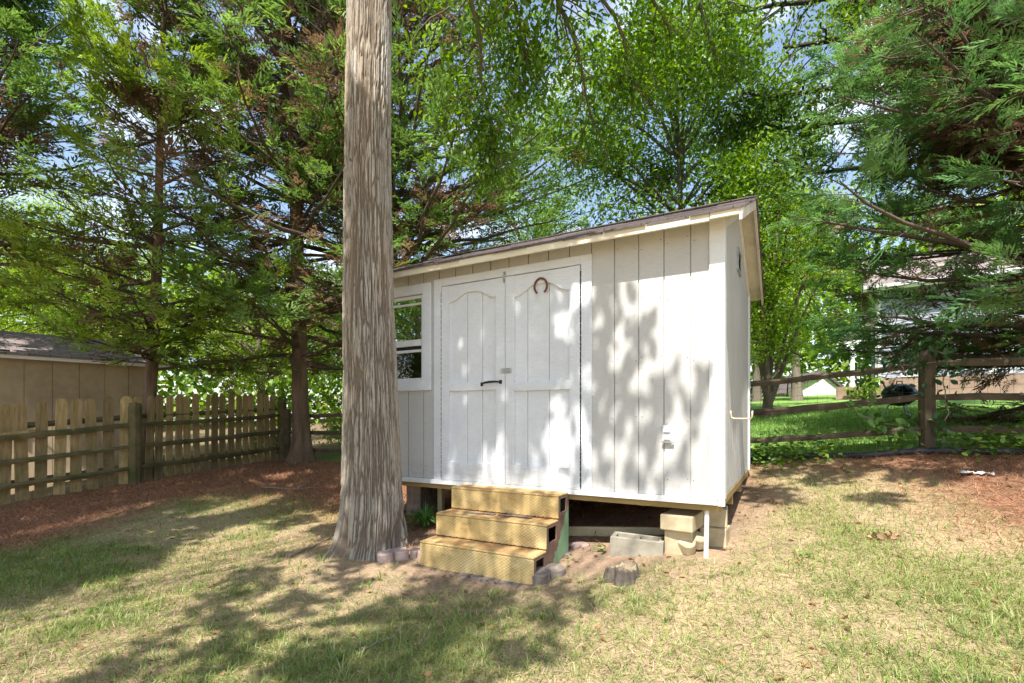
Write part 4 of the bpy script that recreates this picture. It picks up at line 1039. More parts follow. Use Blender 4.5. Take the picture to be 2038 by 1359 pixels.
def spray_template(n, seed, wide=.022):
    """a flat cypress spray: a leaning axis with alternating side twigs, each a slim pointed scale cluster"""
    r = R_(seed); V = []; F = []
    def dia(p, d, L, wd, z):
        d = d/np.linalg.norm(d); s = np.array([-d[1], d[0]]); o = len(V)
        for q, zz in ((p, z), (p+d*L*.45+s*wd, z+.012), (p+d*L, z-.02), (p+d*L*.45-s*wd, z+.012)): V.append((q[0], q[1], zz))
        F.append((o, o+1, o+2, o+3))
    m = n//2
    for k in range(m):
        t = k/(m-1); p = np.array([t*.72, .02*math.sin(5*t)]); sgn = 1 if k % 2 else -1
        a = sgn*(.95-.45*t)+r.normal(0, .12); L = (.46-.26*t)*r.uniform(.8, 1.15)
        d = np.array([math.cos(a), math.sin(a)]); dia(p, d, L, wide*r.uniform(.8, 1.3), -.10*t*t+r.normal(0, .02))
        a2 = a-sgn*.6; dia(p+d*L*.45, np.array([math.cos(a2), math.sin(a2)]), L*.55, wide*.8, -.10*t*t+r.normal(0, .02))
    dia(np.array([.6, 0]), np.array([1., .02]), .42, wide, -.08); dia(np.array([.2, 0]), np.array([1., -.03]), .45, wide*.8, 0)
    return np.array(V), np.array(F)
SP_FAR = spray_template(14, 1, .046); SP_NEAR = spray_template(20, 2, .027)

def conifer(label, base, Ht, spread, z0, nb, seed, r0=.2, pal=((.05,.11,.035),(.09,.16,.05)), brown=.35, near=False, sz=.34, lean=(0, 0), per=13, spb=5, clear=None, group=None, name='cypress_tree', keep=None, up=.25, stubs=0):
    r = R_(seed); base = np.array(base, float); root = thing(name, label, 'tree', tuple(base), group=group)
    K = 9; tz = np.linspace(0, 1, 16); trunk = np.c_[lean[0]*tz+.1*np.sin(tz*4+seed)*tz, lean[1]*tz+.08*np.sin(tz*5+1)*tz, tz*Ht-.1]
    rad = r0*(1-tz)**.8+.015; rad[0] *= 1.45; rad[1] *= 1.08
    parts = [fluted(trunk, rad, seed)]; ntv = len(parts[0][0])
    u = r.random(nb)**.9; hz = z0+(Ht-z0-.5)*u; az = np.arange(nb)*2.39996+r.normal(0, .35, nb)
    prof = np.interp(u, [0, .15, .45, .8, 1], [.85, 1.0, .85, .5, .14]); L = spread*prof*r.uniform(.65, 1.12, nb)
    S = np.stack([np.interp(hz, trunk[:, 2], trunk[:, i]) for i in range(3)], -1)
    t = np.linspace(0, 1, K)[None, :, None]
    el0 = np.interp(u, [0, .5, 1], [up-.1, up+.15, .9])+r.normal(0, .12, nb)
    dh = np.stack([np.cos(az), np.sin(az), 0*az], -1)
    P = S[:, None]+dh[:, None]*L[:, None, None]*t*np.cos(el0)[:, None, None]
    P[..., 2] += (L[:, None]*np.sin(el0)[:, None]*t[..., 0]+L[:, None]*(.16-.5*np.clip(.25-u, 0, 1))[:, None]*(t[..., 0]**2-.6*t[..., 0]))
    P[:, 1:] += np.cumsum(r.normal(0, .02, (nb, K-1, 3)), 1)*L[:, None, None]*.5
    if keep is not None:
        kk = keep(P+base); P = P[kk]; L = L[kk]; hz = hz[kk]; u = u[kk]; az = az[kk]; nb = len(L)
    br = (.012+.011*L)[:, None]*(1-np.linspace(0, 1, K)**1.2*.85)[None]
    parts.append(tubes(P, br, 5))
    # side branchlets
    pb = []; pd = []; pL = []; pt = []; tid = []
    for i in range(nb):
        m = max(5, int(per*(.4+.6*L[i]/spread))); tt = np.sort(r.uniform(.07, 1, m)**.9); f = tt*(K-1); a = np.minimum(f.astype(int), K-2); w_ = (f-a)[:, None]
        p = P[i, a]*(1-w_)+P[i, a+1]*w_; d = norm(P[i, a+1]-P[i, a]); sd = norm(np.cross(d, [0, 0, 1.]))
        sg = np.where(np.arange(m) % 2, 1., -1.)[:, None]
        q = norm(d*r.uniform(.35, .9, (m, 1))+sd*sg*r.uniform(.5, 1., (m, 1))+np.array([0, 0, 1.])*r.normal(.02, .28, (m, 1)))
        pb.append(p); pd.append(q); pL.append((.34+.42*(1-tt))*min(1.5, .45+.25*L[i])*r.uniform(.7, 1.2, m)); pt.append(tt); tid.append(np.full(m, i))
    pb, pd, pL, pt, tid = map(np.concatenate, (pb, pd, pL, pt, tid))
    K2 = 4; t2 = np.linspace(0, 1, K2)[None, :, None]
    Q = pb[:, None]+pd[:, None]*pL[:, None, None]*t2; Q[..., 2] += (pL[:, None]*.12*(t2[..., 0]-t2[..., 0]**2*1.4))
    parts.append(tubes(Q, np.full((len(Q), K2), .006)*(1.2-t2[..., 0]*.8), 3))
    V, F, _ = join(parts); rb = np.array([.12, .09, .068]); cb = np.tile(rb, (len(V), 1))*(.6+.8*fbm(V*np.array([14, 14, 3]), 2, seed)[:, None]); cb[:ntv] = np.array([.17, .115, .08])*(.35+1.3*fbm(V[:ntv]*np.array([16, 16, 2.2]), 3, seed+4)[:, None])
    npmesh('trunk', V, F, M['bark'], root, cb, True)
    # sprays
    n = len(pb); ts = np.linspace(.25, 1.0, spb); SPt, SPf = SP_NEAR if near else SP_FAR
    PP = (pb[:, None]+pd[:, None]*pL[:, None, None]*ts[None, :, None]).reshape(-1, 3); N_ = len(PP)
    X = np.repeat(pd, spb, 0)+r.normal(0, .38, (N_, 3)); X[:, 2] += .10
    Nn = np.array([0, 0, 1.])+r.normal(0, .42, (N_, 3))
    rt = np.repeat(pt, spb)+np.tile(ts, n)*.12
    cl = fbm((PP+base)*.75, 3, seed+3); dead = (cl*1.0+(1-rt)*.55+r.normal(0, .07, N_)) > (.97-brown*.55)
    kx = r.random(N_) < np.where(dead, .66, .92)*np.clip(.22+(fbm((PP+base)*1.1, 2, seed+9))*1.35, 0, 1)
    g0, g1 = np.array(pal[0]), np.array(pal[1]); mx = np.clip(fbm((PP+base)*1.6, 2, seed+6)+r.normal(0, .22, N_), 0, 1)[:, None]
    Cc = g0+(g1-g0)*mx; Cb = np.array([.24, .16, .10])*(.5+.8*r.random((N_, 1))); Cc = np.where(dead[:, None], Cb, Cc*(.75+.5*r.random((N_, 1))))
    PP, X, Nn, Cc = PP[kx], X[kx], Nn[kx], Cc[kx]
    V, F, C = stamp(SPt, SPf, PP, X, Nn, sz*r.uniform(.65, 1.2, len(PP)), Cc)
    npmesh('crown', V, F, M['conifer'], root, C)
    return root

def leafy(label, base, Ht, r0, cen, rad, nl, ns, nleaf, lsz, pal, seed, limbs=None, group=None, name='leafy_tree', cat='tree', spread=.16, subl=.4, tall=True, tkeep=None, upb=.1, stems=None, bark=(.16,.13,.10), extra=None, hole=None, root=None):
    r = R_(seed); base = np.array(base, float); cen = np.array(cen, float)-base; rad = np.array(rad, float)
    if root is None: root = thing(name, label, cat, tuple(base), group=group)
    parts = []; K = 10; tz = np.linspace(0, 1, K)
    LP = []; LR = []
    if stems:
        S0 = []
        for (ex, ey, ez) in stems:
            e = np.array([ex, ey, ez])-base; p = e[None]*tz[:, None]; p[:, :2] = e[:2]*(tz[:, None]**1.35); p += np.cumsum(r.normal(0, .02, (K, 3)), 0)*np.linalg.norm(e)*.12; p[0] = (r.normal(0, .08), r.normal(0, .08), -.05)
            LP.append(p); LR.append(r0*(1-tz*.85))
    elif r0 > 0:
        top = cen+np.array([0, 0, rad[2]*.5]); tr = np.c_[top[0]*tz**1.3, top[1]*tz**1.3, top[2]*tz-.1]+np.c_[.08*np.sin(tz*6+seed), .06*np.sin(tz*7), 0*tz]*tz[:, None]
        rr_ = r0*(1-tz*.85); rr_[0] *= 1.4; parts.append(tubes(tr[None], rr_[None], 12))
        for i in range(nl):
            d = rand_dirs(r, 1)[0]; d[2] = d[2]*.8+.1; e = cen+d*rad*r.uniform(.55, .95); f = np.clip((e[2]-.25*np.linalg.norm(e[:2]-top[:2]))/max(top[2], .1), .28, .95); f *= r.uniform(.75, 1)
            s = np.array([np.interp(f, tz, tr[:, k]) for k in range(3)]); q = s+(e-s)*tz[:, None]; q[:, 2] += np.sin(tz*PI)*upb*np.linalg.norm(e-s)
            q[1:] += np.cumsum(r.normal(0, .014, (K-1, 3)), 0)*np.linalg.norm(e-s); LP.append(q); LR.append((r0*.32)*(1-tz*.85)+.006)
    if limbs:
        for pts, ra in limbs:
            p = np.array(pts, float)-base; u_ = np.linspace(0, 1, len(p)); q = np.stack([np.interp(tz, u_, p[:, k]) for k in range(3)], -1); q[1:-1] += r.normal(0, .025, (K-2, 3)); LP.append(q); LR.append(ra*(1-tz*.8)+.004)
    LP = np.array(LP); LR = np.array(LR); parts.append(tubes(LP, LR, 7))
    # sub-branches
    nL = len(LP); m = nL*ns; li = np.repeat(np.arange(nL), ns); tt = r.uniform(.28, 1, m); f = tt*(K-1); a = np.minimum(f.astype(int), K-2); w_ = (f-a)[:, None]
    s = LP[li, a]*(1-w_)+LP[li, a+1]*w_; d = norm(LP[li, a+1]-LP[li, a]); out = norm(s-cen+1e-6)
    d2 = norm(d*.7+rand_dirs(r, m)*.8+out*.35+np.array([0, 0, .12])); sl = subl*rad.mean()*r.uniform(.45, 1.1, m)*(1.15-.45*tt)
    K2 = 6; t2 = np.linspace(0, 1, K2)[None, :, None]; Q = s[:, None]+d2[:, None]*sl[:, None, None]*t2; Q[..., 2] -= sl[:, None]*.22*t2[..., 0]**2
    Q[:, 1:] += np.cumsum(r.normal(0, .03, (m, K2-1, 3)), 1)*sl[:, None, None]
    parts.append(tubes(Q, (LR[li, a]*.45)[:, None]*(1-.75*t2[0, :, 0])[None]+.003, 4))
    V, F, _ = join(parts); cb = np.array(bark)*(.6+.8*fbm(V*np.array([10, 10, 2.5]), 2, seed)[:, None]); npmesh('trunk', V, F, M['bark'], root, cb, True)
    n = m*nleaf; qi = np.repeat(np.arange(m), nleaf); tl = r.uniform(.15, 1.05, n); f = np.minimum(tl, .999)*(K2-1); a = f.astype(int); w_ = (f-a)[:, None]
    p = Q[qi, a]*(1-w_)+Q[qi, a+1]*w_+r.normal(0, 1, (n, 3))*spread*rad.mean()*np.array([1, 1, .7])*(.4+.6*r.random((n, 1)))
    X = norm(norm(Q[qi, a+1]-Q[qi, a])*.5+rand_dirs(r, n)*.9+np.array([0, 0, -.25])); Nn = np.array([0, 0, .9])+r.normal(0, .55, (n, 3))
    pal = np.array(pal); ci = np.clip(fbm((p+base)*.9, 3, seed)+r.normal(0, .16, n), 0, .999)*(len(pal)-1); a = ci.astype(int); w_ = (ci-a)[:, None]; c = (pal[a]*(1-w_)+pal[np.minimum(a+1, len(pal)-1)]*w_)*(.75+.5*r.random((n, 1)))
    keep = r.random(n) < np.clip(fbm((p+base)*1.0, 3, seed+50)*2.6-.55, .06, 1)
    if tkeep is not None: keep &= tkeep(p+base)
    p, X, Nn, c = p[keep], X[keep], Nn[keep], c[keep]
    V, F, C = stamp(LT, LF, p, X, Nn, lsz*r.uniform(.6, 1.25, len(p)), c)
    npmesh('crown', V, F, M['leaf'], root, C)
    return root

def on(x, y, dz=-.03): return (x, y, h1(x, y)+dz)
CY = ((.085, .18, .046), (.27, .42, .11))
CYB = ((.065, .16, .055), (.22, .39, .13))
# the conifers round the yard
conifer('large cypress with brown inner foliage, trunk beside the end of the picket fence', on(-4.2, 10.05), 13, 3.3, 1.65, 160, 101, .14, CY, .52, sz=.36, per=18, lean=(-.4, 0), up=.14)
conifer('slimmer cypress with thin bent trunk rising behind the mossy fence post', on(-6.42, 8.75), 10, 2.0, 1.5, 88, 102, .085, ((.12, .22, .035), (.38, .52, .09)), .3, sz=.33, per=17, lean=(.45, .2), up=.12)
conifer('wide cypress hidden behind the big trunk, reaching over the shed roof', on(-2.7, 11.2), 14, 4.9, 2.6, 195, 103, .17, CY, .5, sz=.42, per=18, up=.3)
conifer('dense blue green cypress at the right edge, spilling over the fence', on(6.5, 5.45), 9.8, 3.0, -.05, 350, 104, .11, CYB, .5, near=True, sz=.285, per=25, spb=7, up=.08, keep=lambda P: ~((P[..., :2] @ U < 1.45) & (P[..., 2] < 1.95)).any(1))
conifer('dark cypress at the far left corner of the yard', on(-10.6, 9.6), 12, 3.0, 4.2, 125, 105, .17, CY, .5, sz=.42, per=17, )

YG = [(.10,.2,.025),(.2,.34,.04),(.32,.46,.06),(.46,.56,.09)]
MG = [(.055,.13,.02),(.11,.22,.03),(.19,.32,.042),(.29,.41,.06)]
DG = [(.03,.08,.016),(.06,.135,.022),(.11,.2,.034),(.17,.26,.04)]
# crape myrtle behind the shed
bm = on(5.6, 11.0); r = R_(5)
stems = [(5.6+dx, 11+dy, bm[2]+z) for dx, dy, z in ((-.95,.2,5),(-.55,-.5,5.8),(-.15,.4,6.4),(.25,-.3,6.2),(.75,.2,5.8),(1.3,-.3,4.8),(1.75,.3,4.0),(-.35,.1,5.2),(.5,.5,5.4))]
leafy('multi stemmed small tree fanning out just behind the shed and fence', bm, 6, .055, (5.9, 11, 5.2), (2.1, 1.7, 2.9), 0, 20, 170, .085, YG[:3]+[(.2,.32,.04)], 201, stems=stems, name='crape_myrtle', subl=.42, spread=.10, bark=(.2,.15,.11))
# trees whose crowns fill the middle and right of the sky
leafy('slender light green tree with its trunk rising behind the shed roof', on(4.3, 12.2), 11, .12, (3.9, 12, 7.8), (3.8, 2.4, 4.2), 30, 13, 150, .115, MG, 202, subl=.40, spread=.12, bark=(.11,.09,.07))
oakb = on(11.3, 10.0)
def rr_(px, py, d): return tuple(ray(px, py, d))
limbs = [([rr_(2060,160,9.5), rr_(1900,75,9), rr_(1800,48,8.7), rr_(1690,70,8.4), rr_(1560,95,8)], .10),
         ([rr_(2060,230,9.5), rr_(1850,120,8.8), rr_(1720,165,8.4), rr_(1600,190,8), rr_(1480,185,7.6)], .07),
         ([rr_(2060,330,9.4), rr_(1900,300,8.8), rr_(1780,325,8.4), rr_(1650,345,8), rr_(1540,318,7.7)], .065),
         ([rr_(2060,330,9.4), rr_(1880,215,9), rr_(1700,240,8.6), rr_(1560,260,8.4), rr_(1420,220,8)], .06),
         ([rr_(2050,100,9.5), rr_(1850,20,9), rr_(1700,-20,8.6), rr_(1560,10,8.2), rr_(1430,30,7.8)], .08)]
leafy('dark limbed oak at the right with long bare branches over the lawn', oakb, 12, .3, (9.3, 9.6, 8.6), (3.2, 1.8, 3.4), 14, 18, 170, .085, DG+[(.15,.25,.04)], 203, limbs=limbs, subl=.36, spread=.09, bark=(.055,.045,.035), name='oak_tree')
# the big trunk's own crown: drooping sprays above and behind the shed, main crown out of the picture
lm = [([(-1.2,4.4,6.6), (.2,5.8,7.3), (1.4,7.0,6.8), (1.9,7.4,5.9)], .04), ([(-1.2,4.4,6.4), (-.4,5.9,7.2), (.1,7.0,6.9), (.2,7.5,6.2)], .035), ([(-1.2,4.4,7), (1,6,8.0), (2.6,7.2,7.4), (3.2,7.6,6.4)], .04), ([(-1.2,4.4,6.2), (-.6,5.2,7.1), (.2,6.3,7.2), (.9,7.2,6.6), (1.2,7.6,5.7)], .05), ([(-1.2,4.4,6.6), (0,5.4,7.6), (1.4,6.6,7.4), (2.3,7.3,6.8)], .05),
      ([(-1.2,4.4,6.0), (-.9,5.4,6.9), (-.5,6.7,6.6), (-.35,7.4,5.6), (-.3,7.6,4.9)], .035), ([(-1.2,4.4,7), (.6,5,8.3), (2.6,6,8.3), (3.4,7.0,7.4)], .05)]
leafy('', (-1.25, 4.40, 0), 12, 0, (.8, 6.6, 6.9), (2.2, 1.6, 1.1), 0, 30, 105, .1, [(.07,.15,.02),(.13,.24,.03),(.2,.32,.04)], 204, limbs=lm, subl=.58, spread=.2, root=bigtree, bark=(.2,.16,.12))
# background trees
BGT = [(-12.5, 14.5, 9, (3.0, 2.6, 3.4), YG, 'yellow green tree glowing behind the tan outbuilding', .13), (-17, 19, 11, (4, 3, 4.5), YG, 'tall bright tree far behind the outbuilding roof', .17),
       (-8.5, 17, 8, (3.2, 2.6, 3.6), YG, 'bright leafy tree behind the slimmer cypress', .14), (-4.6, 17.5, 8, (3.4, 2.5, 4.2), MG, 'leafy tree behind the large cypress trunk', .15),
       (0.5, 18, 10, (3.6, 2.8, 4.2), MG, 'leafy tree standing far behind the shed', .16), (9.5, 19.5, 9, (3.0, 2.5, 3.6), YG, 'bright tree far behind the multi stemmed tree', .16),
       (15, 35, 11, (5, 3, 4.5), YG, 'yellow green tree behind the white gabled outbuilding', .22), (9.0, 28, 12, (4.5, 3, 4.6), MG, 'tall tree at the far end of the neighbouring lawn', .24),
       (20, 24, 12, (4, 3, 5), MG, 'tree rising behind the grey house', .22), (-14, 10.5, 12, (2.6, 3.4, 4.5), DG, 'dark leafy tree at the far left edge', .12)]
for i, (x, y, h_, rd, pal, lab, ls) in enumerate(BGT):
    b_ = on(x, y); leafy(lab, b_, h_, .16, (x, y, b_[2]+h_*.52), rd, 20, 11, 150, ls*.62, pal, 300+i, subl=.42, spread=.16, group='leafy trees beyond the fences', bark=(.17,.14,.11))
tt_ = on(10.5, 18.5); leafy('tree with thick mottled trunk on the neighbouring lawn', tt_, 9, .17, (10.3, 18.5, 7.2), (3, 2.4, 2.6), 12, 8, 60, .15, YG, 330, subl=.42, spread=.16, bark=(.2,.16,.13))
# low undergrowth and shrubs
def shrub(label, x, y, rad, n, ls, pal, seed, name='shrub'):
    b_ = on(x, y); leafy(label, b_, rad[2]*2, .03, (x, y, b_[2]+rad[2]*.9), rad, 14, 5, n, ls, pal, seed, name=name, cat='shrub', group='shrubs behind the fences', subl=.5, spread=.2)
shrub('bright green bush behind the rails right of the large cypress trunk', -3.6, 11.9, (1.1, .8, .8), 46, .08, YG, 401)
shrub('green bush behind the far end of the picket fence', -5.9, 12.6, (1.2, .9, .9), 46, .09, MG, 402)
shrub('small yellow green bush against the porch of the grey house', 11.9, 17.0, (.6, .5, .45), 30, .1, YG, 403)
# ground cover along the right fence
r = R_(61); n = 5200; t = r.uniform(7.6, 13.5, n); q = np.array([-4.2, 10.3])[None]+U[None]*t[:, None]; off = r.normal(-.05, .22, n)
q = q+N[None]*(6.8+off-(q@N))[:, None]; den = fbm(q*1.5, 3, 66); k = (r.random(n) < np.clip(den*2.6-.7, 0, 1)); q = q[k]; n = len(q)
zz = H(q[:, 0], q[:, 1])+np.abs(r.normal(0, .13, n))*(.4+1.2*fbm(q*1.1, 2, 67))+.02
pal = np.array(MG+[(.2, .34, .05)]); ci = r.integers(0, 5, n)
V, F, C = stamp(LT*np.array([1, 1.7, 1]), LF, np.c_[q, zz], np.c_[r.normal(0, 1, (n, 2)), r.normal(0, .25, n)], np.array([0, -.3, 1.])+r.normal(0, .45, (n, 3)), r.uniform(.03, .075, n), pal[ci])
tag(npmesh('ground_cover', V, F, M['leaf'], col=C), 'leafy green vines and weeds covering the ground along the right fence', 'ground cover', kind='stuff')
# vine on the fence post
def vine(label, pts, n, ls, seed, pal, sp=.12):
    r = R_(seed); P = np.array(pts, float); base = P[0].copy(); root = thing('climbing_vine', label, 'vine', tuple(base), group='vines on the right fence'); P = P-base
    K = 14; tz = np.linspace(0, 1, K); q = np.stack([np.interp(tz, np.linspace(0, 1, len(P)), P[:, k]) for k in range(3)], -1); q[1:-1] += r.normal(0, .02, (K-2, 3))
    V, F = tubes(q[None], np.full((1, K), .006), 5); npmesh('stem', V, F, M['twig'], root)
    ti = r.integers(0, K, n); p = q[ti]+r.normal(0, sp, (n, 3)); X = rand_dirs(r, n); X[:, 2] -= .4
    V, F, C = stamp(LT*np.array([1, 1.35, 1]), LF, p, X, np.array([0, -.8, .5])+r.normal(0, .5, (n, 3)), r.uniform(.6, 1.2, n)*ls, np.array(pal)*(.6+.8*r.random((n, 1)))); npmesh('leaves', V, F, M['leaf'], root, C)
pp = ray(1862, 897, 5.33)
vine('dark leafy vine climbing the fence post at the right', [pp+(0,-.1,.1), pp+(.02,-.12,.55), pp+(0,-.1,1.0), pp+(-.12,-.1,1.08)], 90, .085, 71, (.045, .115, .03), .085)
vine('vine with dark pointed leaves trailing along the top rail', [ray(1862,720,5.3), ray(1820,735,5.3), ray(1780,745,5.35), ray(1735,755,5.35), ray(1715,775,5.35)], 48, .08, 72, (.035, .09, .025), .075)
vine('pale green vine hanging on the middle rail', [ray(1700,812,5.5), ray(1740,835,5.5), ray(1790,850,5.4), ray(1840,860,5.35)], 75, .1, 73, (.10, .2, .035), .08)
vine('vine sprig standing above the top rail near the grey house', [ray(1800,745,5.3), ray(1790,715,5.3), ray(1775,705,5.3), ray(1760,712,5.3)], 40, .07, 74, (.03, .08, .025), .07)
shp = gp(1512, 922)
weed(1512, 922, .14, 60, 'dark ivy clump at the back corner of the shed', (.04, .12, .05), 8)
# black drain pipe along the fence foot
P = [gp(*q)+np.array([0, 0, .03]) for q in ((1492,918),(1560,915),(1640,913),(1720,912),(1800,905),(1880,903),(1960,905),(2060,905))]
K = 60; q = np.stack([np.interp(np.linspace(0, 1, K), np.linspace(0, 1, len(P)), np.array(P)[:, k]) for k in range(3)], -1)
b = MB().tube(q, [.035+.004*(k % 2) for k in range(K)], 10); tag(b.build('drain_pipe', M['hose'], None, smooth=True), 'black corrugated drain pipe lying along the foot of the right fence', 'drain pipe')
# distant woods that read as one mass
r = R_(91); n = 70000; a = r.uniform(-1.25, 1.25, n); d = r.uniform(34, 46, n); x = np.sin(a)*d; y = np.cos(a)*d; top = 7+5.0*fbm(np.c_[a*9, d*.05], 3, 92)
zz = r.random(n)**.8*top; gz_ = H(x, y); pal = np.array(MG+YG); cl = np.clip(fbm(np.c_[x, y, zz]*.35, 3, 93)+r.normal(0, .15, n), 0, .999)*len(pal)
kx = fbm(np.c_[x, y, zz]*.5, 2, 94) > .36; x, y, zz, gz_, cl = x[kx], y[kx], zz[kx], gz_[kx], cl[kx]; n = len(x)
V, F, C = stamp(LT*np.array([1, 1.8, 1]), LF, np.c_[x, y, zz+gz_], rand_dirs(r, n), np.array([0, -.4, .8])+r.normal(0, .5, (n, 3)), r.uniform(.3, .6, n), pal[cl.astype(int)])
tag(npmesh('distant_woods', V, F, M['leaf'], col=C), 'pale green far woods seen between the nearer trunks', 'woods', kind='stuff')

# ------------------------------------------------------------------ unseen trees added behind the camera, leaf clumps placed along sun rays for dapple
def blocker(label, base, clumps, seed, pal):
    r = R_(seed); base = np.array(base, float); root = thing('leafy_tree', label, 'tree', tuple(base), group='trees shading the yard from behind')
    C_ = np.array([c[:3] for c in clumps])-base; Rr = np.array([c[3] for c in clumps]); topz = C_[:, 2].max()
    tz = np.linspace(0, 1, 10); m_ = C_[:, :2].mean(0); tr = np.c_[m_[0]*.6*tz**2, m_[1]*.6*tz**2, tz*topz-.1]; parts = [tubes(tr[None], (.17*(1-tz*.9))[None], 12)]
    LP = []
    for c in C_:
        f = np.clip((c[2]-.35*np.linalg.norm(c[:2]-m_*.6))/topz, .3, .95); s = np.array([np.interp(f, tz, tr[:, k]) for k in range(3)]); q = s+(c-s)*tz[:, None]; q[:, 2] += np.sin(tz*PI)*.05*np.linalg.norm(c-s); LP.append(q)
    LP = np.array(LP); parts.append(tubes(LP, np.tile(.006*(1-tz*.8)+.002, (len(LP), 1)), 5)); V, F, _ = join(parts)
    npmesh('trunk', V, F, M['bark'], root, np.tile(np.array([.15, .12, .09]), (len(V), 1)), True)
    nl = np.maximum(6, (Rr**2*1300)).astype(int); qi = np.repeat(np.arange(len(C_)), nl); n = len(qi)
    g = r.normal(0, 1, (n, 3)); g = norm(g)*r.random((n, 1))**.5; p = C_[qi]+g*Rr[qi][:, None]*np.array([1, 1, .8]); pal = np.array(pal)
    V, F, C = stamp(LT*np.array([1, 1.3, 1]), LF, p, rand_dirs(r, n), np.array(SUN)*.7+r.normal(0, .5, (n, 3)), r.uniform(.10, .17, n), pal[r.integers(0, len(pal), n)]*(.7+.6*r.random((n, 1)))); npmesh('crown', V, F, M['leaf'], root, C)
SH = []   # (point to shade, radius m): light patches in the photograph are the gaps between the leaf clumps
def fill(poly, lights, step, rd, where, seed, jit=.5):
    r = R_(seed); Q = np.array([where(*p) for p in poly]); Lq = [(where(*p[:2]), p[2]) for p in lights]
    P2 = np.stack([Q[:, :2] @ U, Q[:, :2] @ N, Q[:, 2]], -1); a, b = (0, 1) if where is gp else (0, 2)
    for x in np.arange(P2[:, a].min(), P2[:, a].max(), step):
        for y in np.arange(P2[:, b].min(), P2[:, b].max(), step):
            X, Y = x+r.uniform(-jit, jit)*step, y+r.uniform(-jit, jit)*step
            if not in_poly(np.array([X]), np.array([Y]), P2[:, [a, b]])[0]: continue
            if where is gp: q = U*X+N*Y; p = np.array([q[0], q[1], h1(q[0], q[1])])
            else: q = U*X+N*3.775; p = np.array([q[0], q[1], Y])
            k = rd*r.uniform(.8, 1.2)
            if any(np.linalg.norm(p-l) < lr+k*.75 for l, lr in Lq): continue
            SH.append((p, k))
fill([(-90,1020),(150,955),(300,925),(690,900),(690,1062),(610,1062),(545,1030),(430,1048),(330,1092),(230,1142),(90,1192),(-60,1250)],
     [(80,1055,.16),(140,1042,.16),(190,1030,.16),(235,1018,.14),(400,1022,.12),(440,1014,.12),(490,1004,.14),(530,997,.12),(400,992,.08),(640,1040,.1),(620,1022,.06),(480,935,.1),(560,950,.1)], .26, .25, gp, 1)
fill([(60,1375),(230,1302),(360,1262),(420,1185),(500,1120),(600,1150),(665,1135),(730,1160),(860,1150),(1000,1190),(1140,1150),(1190,1190),(1140,1235),(1085,1290),(1060,1380)],
     [(746,1191,.07),(700,1180,.06),(654,1222,.08),(795,1315,.10),(742,1324,.08),(618,1267,.07),(880,1290,.10),(960,1270,.10),(600,1170,.05),(1000,1240,.06),(1040,1200,.05),(860,1240,.05),(930,1340,.06),(560,1220,.03)], .205, .135, gp, 2)
fill([(560,1075),(700,1100),(720,1130),(640,1130),(520,1100)], [(585,1088,.05),(640,1075,.05),(530,1095,.05),(660,1110,.04)], .16, .11, gp, 3)
fill([(1480,925),(2060,925),(2060,1000),(1960,1040),(1800,1010),(1700,980),(1560,985),(1480,1000)], [(1540,960,.1),(1650,975,.08),(1900,1000,.1),(2000,980,.1),(1780,960,.06)], .34, .26, gp, 4)
fill([(780,550),(1180,505),(1180,700),(1150,800),(1100,800),(1070,960),(780,945)],
     [(1120,870,.13),(975,905,.09),(1045,935,.04),(1000,830,.03),(1100,570,.04),(1075,600,.03),(880,600,.03),(1150,640,.05),(940,720,.025),(800,760,.05)], .17, .135, wallp, 5)
def Wl(*a):
    for px, py, rd in a: SH.append((wallp(px, py), rd))
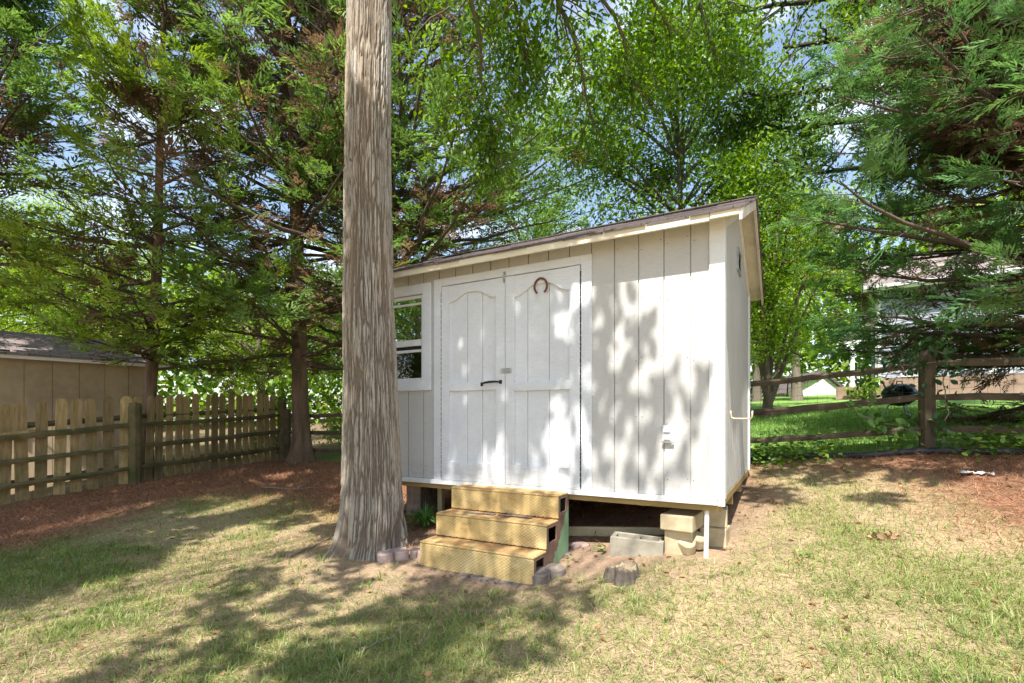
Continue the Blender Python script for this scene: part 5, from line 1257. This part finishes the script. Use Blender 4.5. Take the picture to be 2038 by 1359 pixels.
Wl((1205,590,.14),(1200,660,.13),(1205,760,.15),(1200,850,.13),(1240,800,.13),(1285,690,.11),(1270,640,.08),(1260,850,.10),(1250,740,.09),(1200,930,.1),(1300,880,.08),(1260,930,.08),(1330,790,.09),(1340,750,.07),(1315,830,.07),(1390,780,.09),(1400,760,.07),(1365,850,.06),(1330,940,.07),(1320,980,.06),(1080,880,.05),(1060,930,.05),(1140,960,.04),(1150,900,.05),(1078,560,.10),(1100,575,.09),(1085,590,.08))
def Rd(*a):
    for px, py, d, rd in a: SH.append((ray(px, py, d), rd))
Rd(*[(x, 860, 6.9+x*.0062, .2) for x in range(-60, 600, 75)], *[(x, 960, 6.9+x*.0062, .24) for x in range(-60, 560, 90)])
Rd(*[(720+((y*37) % 60)-30, y, 4.1, .24) for y in range(180, 1060, 62)], (700, 1060, 4, .2), (780, 1060, 4, .2))
Rd(*[(x, 800, 6.2-(x-1500)*.0025, .28) for x in range(1500, 2040, 85)], *[(x, 890, 6.1-(x-1500)*.0025, .28) for x in range(1520, 2040, 85)])
for i in range(3):   # the steps, mostly shaded
    for x in (.1, .38, .62, .9):
        q = P0+U*x+N*SD[i]; SH.append((np.array([q[0], q[1], SH_ if False else .19*(i+.6)]), .12))
cl1, cl2, cl3 = [], [], []; r = R_(19)
for p, rd in SH:
    z = r.uniform(4.9, 6.4)+(1.1 if p[2] > .7 else 0); t = (z-p[2])/SUN[2]; q = p+SUN*t
    while q[1] > .0 and (q[2]-CAMZ)/max(q[1], .01) < 1.02 and abs(q[0]) < q[1]*1.2+.3: t += .3; q = p+SUN*t
    (cl3 if q[0] > 1.3 else cl1 if q[0] < -1.9 else cl2).append((*q, rd*.95))
blocker('unseen leafy tree added behind the camera, its clumps placed to shade the left of the yard', on(-5.6, -3.4), cl1, 501, MG)
blocker('unseen leafy tree added behind the camera, its clumps placed to shade the steps and doors', on(-2.7, -3.7), cl2, 502, MG)
blocker('unseen leafy tree added behind the camera, its clumps placed to shade the right fence', on(6.0, -2.6), cl3, 503, MG)

leafy('spreading leafy tree beside the yard, out beyond the left end of the fence', on(-13, .2), 9, .16, (-12.8, .3, 5.0), (2.6, 3.0, 3.6), 22, 12, 120, .14, MG, 520, subl=.42, spread=.16, group='trees shading the yard from behind')
